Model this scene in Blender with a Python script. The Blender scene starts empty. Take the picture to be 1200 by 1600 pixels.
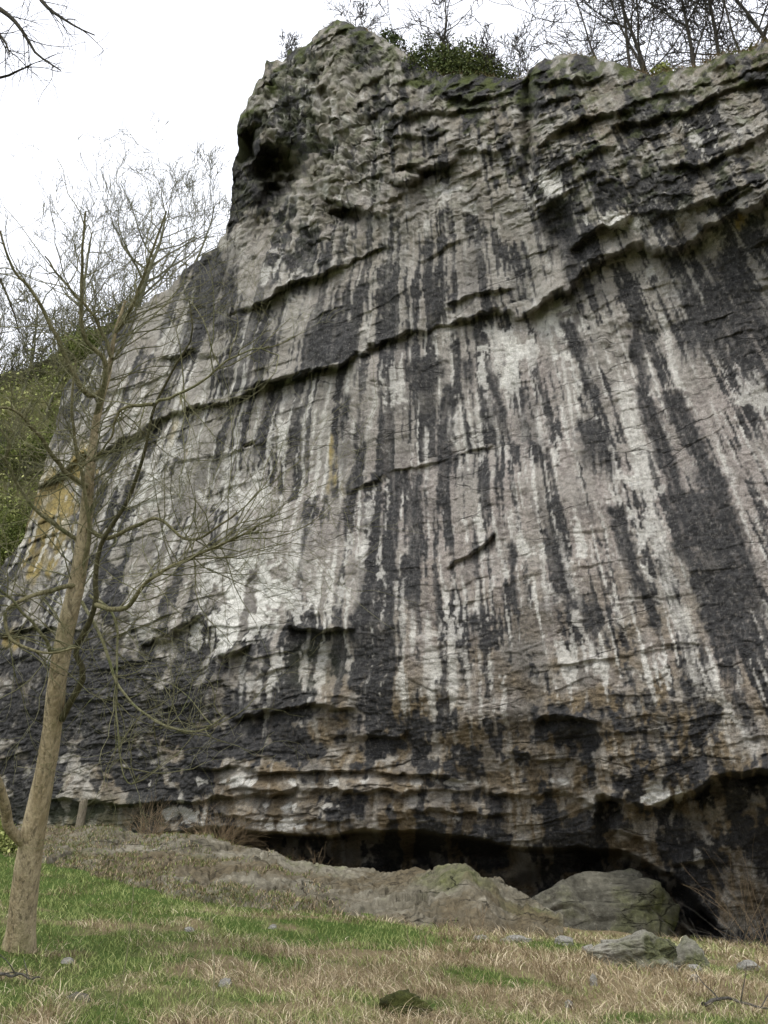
import bpy, math, random
import numpy as np
from mathutils import Vector, noise as mnoise

# ------------------------------------------------------------------ camera, world, sun, exposure
C = bpy.context.scene.collection
FPX, CX, CY = 1400.0, 600.0, 800.0          # focal length and centre, in pixels of a 1200 x 1600 picture
PITCH = math.radians(25)
EYE = np.array([0.0, 0.0, 1.6])
cam_d = bpy.data.cameras.new('camera'); cam = bpy.data.objects.new('camera', cam_d); C.objects.link(cam)
cam_d.sensor_fit = 'VERTICAL'; cam_d.sensor_height = 24.0; cam_d.lens = FPX/1600*24.0
cam_d.clip_start = 0.05; cam_d.clip_end = 2000
cam.location = EYE; cam.rotation_euler = (math.pi/2 + PITCH, 0, 0)
bpy.context.scene.camera = cam

SUN_EL, SUN_AZ = math.radians(52), math.radians(205)      # azimuth clockwise from +Y (behind the viewer, to the left)
w = bpy.data.worlds.new("World"); bpy.context.scene.world = w; w.use_nodes = True
nt = w.node_tree; nt.nodes.clear()
sky = nt.nodes.new('ShaderNodeTexSky'); sky.sky_type = 'NISHITA'; sky.sun_disc = False
sky.sun_elevation = SUN_EL; sky.sun_rotation = SUN_AZ; sky.dust_density = 4.0
hs = nt.nodes.new('ShaderNodeHueSaturation'); hs.inputs['Saturation'].default_value = 0.35
ov = nt.nodes.new('ShaderNodeMix'); ov.data_type = 'RGBA'; ov.inputs[0].default_value = 0.72
ov.inputs[7].default_value = (15.5, 15.9, 17.2, 1)          # even overcast layer
bg = nt.nodes.new('ShaderNodeBackground'); bg.inputs['Strength'].default_value = 0.10
wo = nt.nodes.new('ShaderNodeOutputWorld')
nt.links.new(sky.outputs[0], hs.inputs['Color']); nt.links.new(hs.outputs[0], ov.inputs[6])
nt.links.new(ov.outputs[2], bg.inputs[0]); nt.links.new(bg.outputs[0], wo.inputs[0])

sd = bpy.data.lights.new('sun', 'SUN'); sd.energy = 1.5; sd.angle = math.radians(14); sd.color = (1, .965, .9)
sun = bpy.data.objects.new('sun', sd); C.objects.link(sun)
sdir = Vector((math.sin(SUN_AZ)*math.cos(SUN_EL), math.cos(SUN_AZ)*math.cos(SUN_EL), math.sin(SUN_EL)))
sun.rotation_euler = sdir.to_track_quat('Z', 'Y').to_euler()
vs = bpy.context.scene.view_settings
vs.view_transform = 'Standard'; vs.look = 'None'; vs.gamma = 1; vs.exposure = 0.30

# ------------------------------------------------------------------ numeric helpers
rng = np.random.default_rng(7); random.seed(7)
cp, sp = math.cos(PITCH), math.sin(PITCH)
def ray(px, py):
    dx = (np.asarray(px, float)-CX)/FPX; dy = (CY-np.asarray(py, float))/FPX
    return dx, cp - dy*sp, sp + dy*cp
def pt(px, py, t):                           # a point at forward distance t seen in direction (px, py)
    rx, ry, rz = ray(px, py)
    return np.stack([rx*t, ry*t, EYE[2]+rz*t], -1)
WALL_D, WALL_K = 21.0, 0.55                  # plane of the crag: y + K x = D
def wall_t(px, py, off=0.0):
    rx, ry, rz = ray(px, py)
    return (WALL_D-off)/(ry+WALL_K*rx)

from concurrent.futures import ThreadPoolExecutor
_pool = ThreadPoolExecutor(4); _rg = np.random.default_rng(1234)
_TAB = _rg.random((256, 256)).astype(np.float32)
_GX = np.cos(_TAB*6.2831853).ravel(); _GY = np.sin(_TAB*6.2831853).ravel(); _TABR = _TAB.ravel()
def par(fn, x, y, seed):                     # rows are shared out over the cores
    x, y = np.broadcast_arrays(np.asarray(x, np.float32), np.asarray(y, np.float32))
    if x.ndim == 2 and x.size > 200000:
        ch = np.array_split(np.arange(x.shape[0]), 24)
        r = list(_pool.map(lambda c: fn(x[c[0]:c[-1]+1], y[c[0]:c[-1]+1], seed), ch))
        if isinstance(r[0], tuple): return tuple(np.concatenate([q[k] for q in r], 0) for k in range(len(r[0])))
        return np.concatenate(r, 0)
    return fn(x, y, seed)
def _gn(x, y, seed):
    ix = np.floor(x); iy = np.floor(y); fx = x-ix; fy = y-iy
    ix = ix.astype(np.int32)+seed*37; iy = iy.astype(np.int32)+seed*101
    u = fx*fx*(3-2*fx); v = fy*fy*(3-2*fy)
    x0 = ix & 255; x1 = (ix+1) & 255; y0 = (iy & 255) << 8; y1 = ((iy+1) & 255) << 8
    def g(k, ax, ay): return _GX[k]*ax+_GY[k]*ay
    a = g(x0+y0, fx, fy); b = g(x1+y0, fx-1, fy); c = g(x0+y1, fx, fy-1); d = g(x1+y1, fx-1, fy-1)
    a += (b-a)*u; c += (d-c)*u
    return (a+(c-a)*v)*1.5
def gn(x, y, seed=0): return par(_gn, x, y, int(seed))       # gradient noise, about -1..1
def fbm(x, y, o=4, seed=0, gain=.5):
    s = 0; a = 1.0
    for i in range(o):
        s = s + a*gn(x*2**i+i*17.3, y*2**i-i*9.1, seed+i); a *= gain
    return s
def _wor(x, y, seed):
    ix = np.floor(x); iy = np.floor(y); fx = x-ix; fy = y-iy
    ix = ix.astype(np.int32)+seed*31; iy = iy.astype(np.int32)+seed*57
    f1 = np.full(x.shape, 9.0, np.float32); f2 = f1.copy(); cid = np.zeros_like(f1); dxm = cid.copy(); dym = cid.copy()
    for oy in (-1, 0, 1):
        for ox in (-1, 0, 1):
            k = ((ix+ox) & 255)+(((iy+oy) & 255) << 8)
            qx = ox+.1+.8*_TABR[k]-fx; qy = oy+.1+.8*_TABR[(k+7919) & 65535]-fy
            d = np.sqrt(qx*qx+qy*qy); near = d < f1
            f2 = np.where(near, f1, np.minimum(f2, d)); f1 = np.where(near, d, f1)
            cid = np.where(near, _TABR[(k+104729) & 65535], cid)
            dxm = np.where(near, qx, dxm); dym = np.where(near, qy, dym)
    return f1, f2, cid, dxm, dym
def worley(x, y, seed=0): return par(_wor, x, y, int(seed))
def sst(a, b, x):
    t = np.clip((x-a)/(b-a), 0, 1); return t*t*(3-2*t)
def table(px, py, x0, dx, y0, dy, T):        # smooth interpolation of a coarse table
    T = np.asarray(T, float)
    u = np.clip((px-x0)/dx, 0, T.shape[1]-1.001); v = np.clip((py-y0)/dy, 0, T.shape[0]-1.001)
    i = np.floor(u).astype(int); j = np.floor(v).astype(int); fu = u-i; fv = v-j
    def cr(p0, p1, p2, p3, t):
        return .5*(2*p1+(p2-p0)*t+(2*p0-5*p1+4*p2-p3)*t*t+(3*p1-p0-3*p2+p3)*t**3)
    H, W = T.shape
    def at(jj, ii): return T[np.clip(jj, 0, H-1), np.clip(ii, 0, W-1)]
    rows = [cr(at(j+k, i-1), at(j+k, i), at(j+k, i+1), at(j+k, i+2), fu) for k in (-1, 0, 1, 2)]
    return cr(rows[0], rows[1], rows[2], rows[3], fv)

# ------------------------------------------------------------------ object helpers
def tag(o, label=None, cat=None, group=None, kind=None):
    if label: o['label'] = label
    if cat: o['category'] = cat
    if group: o['group'] = group
    if kind: o['kind'] = kind
    return o
def mesh_np(name, V, F, mat, parent=None, attrs=None, smooth=True):
    V = np.ascontiguousarray(V, dtype=np.float32).reshape(-1, 3); F = np.ascontiguousarray(F, dtype=np.int32)
    me = bpy.data.meshes.new(name); n, k = F.shape
    me.vertices.add(len(V)); me.vertices.foreach_set('co', V.ravel())
    me.loops.add(n*k); me.loops.foreach_set('vertex_index', F.ravel())
    me.polygons.add(n); me.polygons.foreach_set('loop_start', np.arange(0, n*k, k, dtype=np.int32))
    me.polygons.foreach_set('loop_total', np.full(n, k, dtype=np.int32))
    me.polygons.foreach_set('use_smooth', np.full(n, smooth, dtype=bool))
    me.update(calc_edges=True)
    for an, av in (attrs or {}).items():
        av = np.asarray(av, np.float32)
        if av.ndim == 1:
            a = me.attributes.new(an, 'FLOAT', 'POINT'); a.data.foreach_set('value', av)
        else:
            a = me.attributes.new(an, 'FLOAT_COLOR', 'POINT')
            a.data.foreach_set('color', np.concatenate([av, np.ones((len(av), 1), np.float32)], 1).ravel())
    me.materials.append(mat)
    o = bpy.data.objects.new(name, me); C.objects.link(o)
    if parent: o.parent = parent
    return o
def empty(name, loc):
    o = bpy.data.objects.new(name, None); C.objects.link(o); o.location = tuple(float(v) for v in loc)
    o.empty_display_size = .2
    return o
def grid_faces(R, K):
    idx = np.arange(R*K).reshape(R, K)
    return np.stack([idx[:-1, :-1].ravel(), idx[:-1, 1:].ravel(), idx[1:, 1:].ravel(), idx[1:, :-1].ravel()], 1)

class Nodes:
    def __init__(s, name):
        s.m = bpy.data.materials.new(name); s.m.use_nodes = True; s.t = s.m.node_tree; s.t.nodes.clear()
        s.out = s.n('ShaderNodeOutputMaterial'); s.b = s.n('ShaderNodeBsdfPrincipled')
        s.t.links.new(s.b.outputs[0], s.out.inputs[0])
        s.tc = s.n('ShaderNodeTexCoord')
    def n(s, k): return s.t.nodes.new(k)
    def l(s, a, b): s.t.links.new(a, b)
    def noise(s, scale, det=4, rough=.55, vec=None, dist=0):
        n = s.n('ShaderNodeTexNoise'); n.inputs['Scale'].default_value = scale
        n.inputs['Detail'].default_value = det; n.inputs['Roughness'].default_value = rough
        n.inputs['Distortion'].default_value = dist
        s.l(vec or s.tc.outputs['Object'], n.inputs['Vector']); return n.outputs['Fac']
    def scaled(s, v):
        m = s.n('ShaderNodeMapping'); m.inputs['Scale'].default_value = v; s.l(s.tc.outputs['Object'], m.inputs[0]); return m.outputs[0]
    def ramp(s, fac, stops):
        r = s.n('ShaderNodeValToRGB'); e = r.color_ramp.elements
        while len(e) < len(stops): e.new(.5)
        for q, (p, c) in zip(e, stops):
            q.position = p; q.color = (c, c, c, 1) if isinstance(c, (int, float)) else (*c, 1)
        s.l(fac, r.inputs[0]); return r.outputs[0]
    def mix(s, fac, a, b, mode='MIX'):
        m = s.n('ShaderNodeMix'); m.data_type = 'RGBA'; m.blend_type = mode
        for sock, v in ((m.inputs[0], fac), (m.inputs[6], a), (m.inputs[7], b)):
            if isinstance(v, (int, float)): sock.default_value = v
            elif isinstance(v, tuple): sock.default_value = (*v, 1)
            else: s.l(v, sock)
        return m.outputs[2]
    def cracks(s, scale, stretch, w):
        mp = s.n('ShaderNodeMapping'); mp.inputs['Scale'].default_value = stretch; s.l(s.tc.outputs['Object'], mp.inputs[0])
        nz = s.n('ShaderNodeTexNoise'); nz.inputs['Scale'].default_value = 2.2; nz.inputs['Detail'].default_value = 5; s.l(mp.outputs[0], nz.inputs['Vector'])
        vm = s.n('ShaderNodeVectorMath'); vm.operation = 'MULTIPLY_ADD'; s.l(nz.outputs['Color'], vm.inputs[0]); vm.inputs[1].default_value = (.45, .45, .45); s.l(mp.outputs[0], vm.inputs[2])
        v = s.n('ShaderNodeTexVoronoi'); v.feature = 'DISTANCE_TO_EDGE'; v.inputs['Scale'].default_value = scale; s.l(vm.outputs[0], v.inputs['Vector'])
        return s.ramp(v.outputs['Distance'], [(0, 0), (w, 1)])
    def math(s, op, a, b=None):
        m = s.n('ShaderNodeMath'); m.operation = op
        for sock, v in zip(m.inputs, (a, b)):
            if v is None: continue
            if isinstance(v, (int, float)): sock.default_value = v
            else: s.l(v, sock)
        return m.outputs[0]
    def attr(s, name, out='Fac'):
        a = s.n('ShaderNodeAttribute'); a.attribute_name = name; return a.outputs[out]
    def bump(s, h, strength, dist=.02):
        b = s.n('ShaderNodeBump'); b.inputs['Strength'].default_value = strength; b.inputs['Distance'].default_value = dist
        s.l(h, b.inputs['Height']); s.l(b.outputs[0], s.b.inputs['Normal'])
    def done(s, col, rough=.9, spec=.25):
        if isinstance(col, tuple): s.b.inputs['Base Color'].default_value = (*col, 1)
        else: s.l(col, s.b.inputs['Base Color'])
        s.b.inputs['Roughness'].default_value = rough; s.b.inputs['Specular IOR Level'].default_value = spec
        return s.m

# ------------------------------------------------------------------ materials
def mat_cliff():
    n = Nodes('weathered_limestone')
    a = n.attr('mask_a', 'Color'); b = n.attr('mask_b', 'Color')
    sa = n.n('ShaderNodeSeparateColor'); n.l(a, sa.inputs[0]); sb = n.n('ShaderNodeSeparateColor'); n.l(b, sb.inputs[0])
    stain, tufa_lit, warm = sa.outputs; ochre, moss, lichen = sb.outputs
    f1 = n.noise(1.3, 6, .6); f2 = n.noise(9, 8, .7); f3 = n.noise(38, 5, .7)
    base = n.mix(n.ramp(f1, [(.3, 0), (.7, 1)]), (.235, .225, .195), (.45, .435, .38))
    base = n.mix(warm, base, n.mix(n.ramp(f2, [(.35, 0), (.65, 1)]), (.225, .195, .175), (.44, .40, .36)))
    base = n.mix(ochre, base, n.mix(n.ramp(f2, [(.35, 0), (.62, 1)]), (.075, .055, .03), (.25, .195, .12)))
    base = n.mix(lichen, base, n.mix(f2, (.28, .19, .05), (.40, .33, .12)))
    base = n.mix(tufa_lit, base, n.mix(n.ramp(f2, [(.3, 0), (.6, 1)]), (.50, .48, .42), (.80, .785, .72)))
    stain = n.math('MULTIPLY', stain, n.ramp(n.noise(17, 6, .75, n.scaled((1, 1, .6))), [(.34, .62), (.46, 1)]))
    base = n.mix(stain, base, n.mix(n.ramp(f2, [(.38, 0), (.72, 1)]), (.017, .0168, .0168), (.078, .076, .074)))
    base = n.mix(moss, base, n.mix(f2, (.03, .04, .008), (.12, .14, .035)))
    base = n.mix(1.0, base, n.ramp(f3, [(.30, .50), (.5, .98), (.70, 1.28)]), 'MULTIPLY')
    c1 = n.cracks(.9, (.42, .42, 1.5), .022); c2 = n.cracks(2.3, (.5, .5, 1.6), .04)
    gate = n.ramp(n.noise(.55, 4, .6), [(.50, 1), (.60, 0)]); c1 = n.mix(gate, c1, 1.0) if False else n.math('MAXIMUM', c1, gate)
    gate2 = n.ramp(n.noise(1.1, 4, .6), [(.50, 1), (.62, 0)]); c2 = n.math('MAXIMUM', c2, gate2); f4 = n.noise(90, 3, .6)
    base = n.mix(1.0, base, n.ramp(f4, [(.32, .55), (.5, 1.0), (.68, 1.3)]), 'MULTIPLY')
    base = n.mix(1.0, base, n.ramp(c1, [(0, .5), (1, 1)]), 'MULTIPLY')
    base = n.mix(n.ramp(f1, [(.42, 0), (.6, .8)]), base, n.mix(1.0, base, n.ramp(c2, [(0, .62), (1, 1)]), 'MULTIPLY'))
    rg = n.n('ShaderNodeTexNoise'); rg.noise_type = 'RIDGED_MULTIFRACTAL'; rg.inputs['Scale'].default_value = 3.6; rg.inputs['Detail'].default_value = 7; rg.inputs['Roughness'].default_value = .6
    rg.inputs['Distortion'].default_value = .3; n.l(n.scaled((1, 1, 1.5)), rg.inputs['Vector'])
    hgt = n.math('ADD', n.math('MULTIPLY', rg.outputs['Fac'], -.16), n.math('ADD', n.math('MULTIPLY', f3, .5), n.math('MULTIPLY', c1, .45)))
    n.bump(hgt, 1.0, .095)
    return n.done(base, .82, .3)
def mat_rock(name, c0, c1, mossy=.3, scale=3.0, pale=.4, earth=None):
    n = Nodes(name)
    f = n.noise(scale, 8, .65); g = n.noise(scale*6, 6, .7); q = n.noise(scale*.5, 5, .6)
    base = n.mix(n.ramp(f, [(.32, 0), (.66, 1)]), c0, c1)
    base = n.mix(n.ramp(g, [(.58, 0), (.8, pale)]), base, (.46, .45, .40))
    base = n.mix(n.ramp(q, [(.62-mossy*.3, 0), (.78-mossy*.3, .85)]), base, n.mix(g, (.035, .045, .01), (.13, .14, .035)))
    if earth: base = n.mix(n.ramp(n.noise(.42, 6, .7), [(.47, 0), (.58, .85)]), base, n.mix(g, tuple(v*.5 for v in earth), tuple(v*1.5 for v in earth)))
    base = n.mix(1.0, base, n.ramp(g, [(.3, .55), (.7, 1.15)]), 'MULTIPLY')
    ck = n.cracks(1.5 if scale < 3 else 3.0, (.6, .8, 1.9), .03)
    ck = n.math('MAXIMUM', ck, n.ramp(n.noise(scale*.6, 4, .6), [(.50, 1), (.60, 0)]))
    base = n.mix(1.0, base, n.ramp(ck, [(0, .5), (1, 1)]), 'MULTIPLY')
    n.bump(n.math('ADD', n.math('ADD', f, n.math('MULTIPLY', g, .5)), n.math('MULTIPLY', ck, .5)), 1.0, .08)
    return n.done(base, .9, .2)
def mat_bark(name, c0, c1, scale=6):
    n = Nodes(name)
    f = n.noise(scale, 6, .65, n.scaled((1, 1, .25))); g = n.noise(scale*7, 4, .6, n.scaled((1, 1, .5)))
    base = n.mix(n.ramp(f, [(.3, 0), (.7, 1)]), c0, c1)
    base = n.mix(1.0, base, n.ramp(g, [(.3, .7), (.7, 1.15)]), 'MULTIPLY')
    k = n.noise(scale*.45, 5, .7); base = n.mix(n.ramp(k, [(.52, 0), (.66, .6)]), base, (c0[0]*.75, c0[1]*.95, c0[2]*.7))
    v = n.noise(scale*3, 5, .7, n.scaled((1.6, 1.6, .3))); base = n.mix(1.0, base, n.ramp(v, [(.36, .45), (.48, 1)]), 'MULTIPLY')
    n.bump(n.math('ADD', n.math('ADD', f, g), v), .9, .025)
    return n.done(base, .85, .2)
def mat_blade(name, stops, trans=.25):
    n = Nodes(name)
    c = n.ramp(n.attr('tone'), stops)
    n.b.inputs['Subsurface Weight'].default_value = 0
    return n.done(c, .75, .2)
def mat_ground():
    n = Nodes('rough_pasture')
    f = n.noise(.7, 6, .65); g = n.noise(14, 6, .7); h = n.noise(2.6, 5, .6)
    base = n.mix(n.ramp(n.math('ADD', n.attr('dead'), n.math('MULTIPLY', n.math('SUBTRACT', h, .5), .9)), [(.35, 0), (.65, 1)]),
                 n.mix(g, (.035, .065, .012), (.10, .15, .035)), n.mix(g, (.10, .08, .04), (.34, .27, .16)))
    base = n.mix(n.ramp(f, [(.55, 0), (.75, .5)]), base, (.06, .045, .025))
    n.bump(n.math('ADD', g, h), .9, .07)
    return n.done(base, .95, .1)
M_CLIFF = mat_cliff()
M_SLAB = mat_rock('grey_bedrock', (.095, .082, .052), (.27, .248, .19), .20, 1.3, .4, (.12, .095, .055))
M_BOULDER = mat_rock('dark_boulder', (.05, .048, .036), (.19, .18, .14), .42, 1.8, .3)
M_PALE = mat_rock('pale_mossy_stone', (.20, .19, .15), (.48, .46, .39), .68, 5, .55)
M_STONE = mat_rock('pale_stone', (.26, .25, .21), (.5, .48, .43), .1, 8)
M_TRUNK = mat_bark('grey_brown_bark', (.21, .165, .085), (.50, .42, .27))
M_BRANCH = mat_bark('olive_bark', (.12, .11, .05), (.32, .29, .16), 10)
M_DARKBARK = mat_bark('dark_bark', (.03, .026, .018), (.085, .075, .045), 8)
M_TWIG = mat_bark('pale_green_twig', (.15, .15, .065), (.34, .32, .19), 12)
M_GREYTWIG = mat_bark('grey_twig', (.07, .065, .055), (.18, .165, .14), 12)
M_LIMB = mat_bark('mossy_dark_bark', (.05, .045, .02), (.13, .12, .06), 10)
M_TOPTWIG = mat_bark('brown_grey_twig', (.035, .03, .022), (.10, .09, .07), 9)
M_FARTWIG = mat_bark('grey_olive_twig', (.10, .10, .06), (.24, .23, .15), 8)
M_GREEN = mat_blade('fresh_grass', [(0, (.07, .095, .022)), (.5, (.20, .24, .07)), (1, (.42, .43, .19))])
M_DEAD = mat_blade('withered_grass', [(0, (.12, .085, .045)), (.5, (.42, .33, .20)), (1, (.75, .65, .46))])
M_IVY = mat_blade('ivy_leaf', [(0, (.10, .13, .03)), (.5, (.24, .28, .08)), (1, (.42, .43, .17))])
M_BUSH2 = mat_blade('bank_leaf', [(0, (.06, .085, .02)), (.5, (.16, .195, .05)), (1, (.30, .31, .11))])
M_BUSH = mat_blade('olive_leaf', [(0, (.03, .045, .012)), (.5, (.09, .115, .035)), (1, (.20, .22, .08))])
M_DKIVY = mat_blade('dark_leaf', [(0, (.018, .03, .008)), (.5, (.05, .075, .02)), (1, (.12, .15, .045))])
M_WOOD = mat_bark('weathered_post_wood', (.13, .11, .075), (.30, .26, .19), 9)
M_GROUND = mat_ground()

# ------------------------------------------------------------------ the crag
def poly_y(px, pts):
    p = np.asarray(pts, float); o = np.argsort(p[:, 0]); return np.interp(px, p[o, 0], p[o, 1])

# skyline of the crag, then the line of its foot
SKY = [(-420,1330),(-200,1130),(-60,960),(0,890),(40,835),(62,760),(80,690),(100,610),(140,555),(200,492),(262,450),(300,415),(338,385),(352,362),
       (358,335),(363,300),(362,262),(371,238),(368,205),(384,168),(398,140),(408,118),(413,96),(440,92),(452,78),(476,70),(492,52),(512,38),(530,30),(552,36),
       (575,50),(600,58),(628,78),(648,98),(672,112),(705,116),(740,118),(790,124),(822,122),(828,104),(845,94),(868,88),(900,84),(945,92),(990,104),(1020,120),(1050,112),
       (1100,98),(1150,84),(1200,66),(1300,40),(1500,-10),(1800,-60)]
def build_cliff():
    K, R = 1080, 1180
    s = np.asarray(SKY, float); seg = np.hypot(np.diff(s[:, 0]), np.diff(s[:, 1])*.6); L = np.r_[0, np.cumsum(seg)]
    a = np.linspace(0, 1, K)
    # columns crowd inside the visible width
    dens = np.interp(a, [0, .07, .12, .86, .92, 1], [0, .035, .085, .915, .96, 1]) if False else a
    tx = np.interp(dens*L[-1], L, s[:, 0]); ty = np.interp(dens*L[-1], L, s[:, 1])
    ty = ty + 5*fbm(dens*160, dens*0+.5, 4, 3)*np.where(tx > 100, 1, .5); tx = tx + 3.5*fbm(dens*150, dens*0+3.5, 3, 8)
    bx = np.interp(dens*L[-1], [L[0], L[3], L[13], L[-4], L[-1]], [-420, -60, 250, 1250, 1800])
    by = np.full(K, 1500.0)
    b = np.linspace(0, 1, R)[:, None]
    PX = bx*(1-b)+tx*b; PY = by*(1-b)+ty*b
    px, py = PX, PY
    # ---- macro relief, metres towards the viewer
    O = table(px, py, -200, 200, 0, 100, [
     # -200   0    200   400   600   800  1000  1200  1400
     [-.5, -.5, -.5,  .4,  .9,  .9, 1.1, 1.3, 1.3],   # 0
     [-.5, -.5, -.5,  .7, 1.3, 1.0, 1.3, 1.5, 1.5],   # 100
     [-.5, -.5, -.5,  .7, 1.5, 1.3, 1.7, 1.9, 1.9],   # 200
     [-.5, -.5, -.5,  .4, 1.3, 1.2, 1.7, 2.0, 2.0],   # 300
     [-.8, -.8, -.8,  .2,  .9,  .9,  .9, 1.2, 1.2],   # 400
     [-.9, -.9, -.8,  .2,  .5,  .5,  .7,  .9,  .9],   # 500
     [-.9, -.9, -.6,  .0,  .3,  .5,  .8, 1.1, 1.1],   # 600
     [-.9, -.9, -.5, -.1,  .3,  .7, 1.1, 1.4, 1.4],   # 700
     [-.9, -.9, -.5,  .0,  .5,  .9, 1.4, 1.8, 1.8],   # 800
     [-.7, -.7, -.3,  .2,  .8, 1.1, 1.6, 2.1, 2.1],   # 900
     [-.4, -.4, -.1,  .3, 1.0, 1.3, 1.8, 2.4, 2.4],   # 1000
     [-.2, -.1,  .1,  .3,  .7, 1.2, 1.9, 2.7, 2.7],   # 1100
     [-.2, -.2, -.1,  .1,  .15, .35, 1.3, 2.2, 2.4],   # 1200
     [-.6, -.5, -.3, -.3, -.35,-.4, -.1,  .4,  .8],   # 1300
     [-.9,-1.0,-1.2,-1.6,-1.8,-1.9,-1.4, -.7,  .0],   # 1400
     [-.9,-1.0,-1.2,-1.6,-1.8,-1.9,-1.5,-1.0,  .0]])  # 1500
    # bedding coordinate: level beds run to a far vanishing point at the left
    B = (py-1456)/(px+2040)*2640+1456
    wx = 14*fbm(px/90, B/60, 4, 21); wy = 9*fbm(px/60, B/40, 4, 31)
    det = np.zeros_like(px); big = np.zeros_like(px)
    hi = 1.0-.35*sst(700, 200, py)                 # seen steeply from below, the high ledges are shallower
    def ledge(pts, h, d, r, d2, fade=40, rag=1.0, w=None):
        p = np.asarray(pts, float); o = np.argsort(p[:, 0]); x0, x1 = p[o[0], 0], p[o[-1], 0]
        ym, yM = p[:, 1].min(), p[:, 1].max()
        rr = np.where((py.max(1) > ym-d*5-40) & (py.min(1) < yM+d2*5+60))[0]; sl = slice(rr[0], rr[-1]+1)
        X, Y = px[sl], py[sl]
        t = np.interp(X, p[o, 0], p[o, 1]) + wy[sl]*rag*.9 + wx[sl]*.15 + rag*3*gn(X/13, Y*0+h*50, 77) - Y
        amp = sst(x0-fade*.4, x0+fade*.6, X)*(1-sst(x1-fade*.6, x1+fade*.4, X))*(.7+.6*gn(X/40, Y/60+r*31, 78))
        wd = (w or (4+9*h))*(1+.5*gn(X/25, Y/40+r*7, 79))
        hh = h*np.exp(-np.clip(t, 0, None)/d); ll = -r*np.exp(-np.clip(-t, 0, None)/d2)
        k = sst(-1, .12, t/wd)
        big[sl] += amp*hi[sl]*(ll+(hh-ll)*k)
    ledge([(1400,210),(1300,255),(1200,305),(1165,338),(1110,350),(1060,385),(1020,388)], .95, 70, .95, 35, 60, 1.4)
    ledge([(1060,385),(1000,378),(960,392),(925,405)], .6, 50, .55, 25, 30, 1.4)
    ledge([(935,405),(905,428),(888,450),(850,466),(825,478)], .8, 60, .85, 26, 30, 1.4)
    ledge([(835,472),(800,486),(740,492),(690,508),(640,520),(610,536)], .38, 60, .38, 14, 30, 1.4)
    ledge([(800,450),(740,462),(700,480)], .3, 20, .3, 10, 30, 1.3)
    ledge([(640,512),(600,530),(556,545)], .45, 40, .45, 15, 30, 1.4)
    ledge([(556,548),(530,568),(480,574),(440,585),(400,600),(370,612)], .75, 60, .75, 25, 30, 1.4)
    ledge([(385,606),(340,625),(280,642),(230,662)], .35, 40, .5, 14, 40, 1.4)
    ledge([(235,660),(180,690),(110,725),(60,760)], .35, 50, .5, 25)
    ledge([(600,375),(540,405),(500,418)], .3, 35, .3, 14)
    ledge([(520,412),(450,440),(395,480),(365,490)], .6, 45, .55, 22)
    ledge([(340,560),(300,545),(250,560)], .3, 30, .4, 20)
    ledge([(720,232),(690,258),(650,272),(605,280)], .75, 40, 1.0, 22)
    ledge([(840,262),(780,240),(720,235)], .3, 40, .3, 20)
    ledge([(600,338),(550,318),(505,305)], .4, 25, .9, 28, 15)
    ledge([(832,166),(860,152),(905,143)], .5, 30, .5, 14)
    ledge([(832,133),(900,117),(950,120)], .5, 22, .45, 14)
    ledge([(845,228),(880,196),(910,178),(990,165)], .8, 45, .8, 20)
    ledge([(945,196),(1000,184),(1080,168),(1120,142),(1210,118)], .7, 35, .7, 18)
    ledge([(860,268),(920,245),(960,235)], .5, 30, .4, 18)
    ledge([(893,378),(930,350),(988,335)], .75, 30, .55, 30, 20)
    ledge([(1280,170),(1200,195),(1150,228),(1110,250),(1040,262)], .55, 40, .55, 20)
    ledge([(1190,285),(1130,300),(1060,322),(1000,330)], .5, 30, .5, 15)
    ledge([(1230,90),(1120,125),(1010,150)], .35, 20, .3, 12)
    ledge([(800,150),(740,152),(690,147)], .4, 22, .4, 10)
    ledge([(790,170),(730,168),(600,175)], .4, 22, .4, 12)
    ledge([(700,205),(620,218)], .4, 25, .4, 14)
    ledge([(450,970),(500,985),(552,985)], .5, 40, .75, 40, 14)
    ledge([(340,1016),(370,1020),(392,1006)], .35, 30, .6, 40, 14)
    ledge([(365,1118),(450,1100),(552,1102)], .5, 30, .6, 25, 20)
    ledge([(220,1003),(260,990),(312,963)], .5, 30, .6, 18, 20)
    ledge([(120,985),(60,980),(0,985)], .3, 30, .5, 14)
    ledge([(600,742),(545,768)], .15, 25, .2, 12)
    ledge([(770,690),(700,715),(610,735)], .12, 25, .15, 12)
    ledge([(775,828),(740,855),(700,888)], .25, 30, .35, 14, 14)
    ledge([(842,1128),(890,1115),(938,1128)], .4, 22, .65, 35, 14)
    ledge([(640,1140),(600,1145),(520,1155)], .3, 25, .3, 12)
    ledge([(60,1240),(90,1247),(250,1251),(360,1240),(450,1238),(600,1231),(725,1236),(880,1236),(945,1262)], .4, 22, .42, 12, 20)
    ledge([(300,1195),(450,1200),(600,1206),(720,1215)], .3, 20, .45, 14)
    ledge([(800,1180),(900,1190),(980,1215)], .3, 25, .3, 14)
    ledge([(600,1262),(700,1268),(800,1272)], .25, 15, .3, 8)
    ledge([(330,1274),(430,1279),(545,1282)], .2, 14, .3, 8)
    ledge([(935,1238),(975,1252),(1015,1260),(1050,1245),(1130,1215),(1200,1204),(1300,1192),(1500,1180)], .8, 45, 1.5, 55, 20)
    ledge([(945,1290),(1000,1310),(1060,1345),(1130,1350)], .5, 30, .3, 20)
    # the cave: everything below its lip falls far back
    lip = poly_y(px, [(-420,1460),(60,1460),(130,1330),(250,1301),(350,1291),(430,1302),(520,1306),(548,1294),(640,1292),(765,1314),(820,1326),(900,1320),(980,1333),(1050,1362),(1078,1392),(1120,1440),(1150,1520),(1900,1520)]) + .5*wy
    cave = sst(-1, 9, py-lip)
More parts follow.
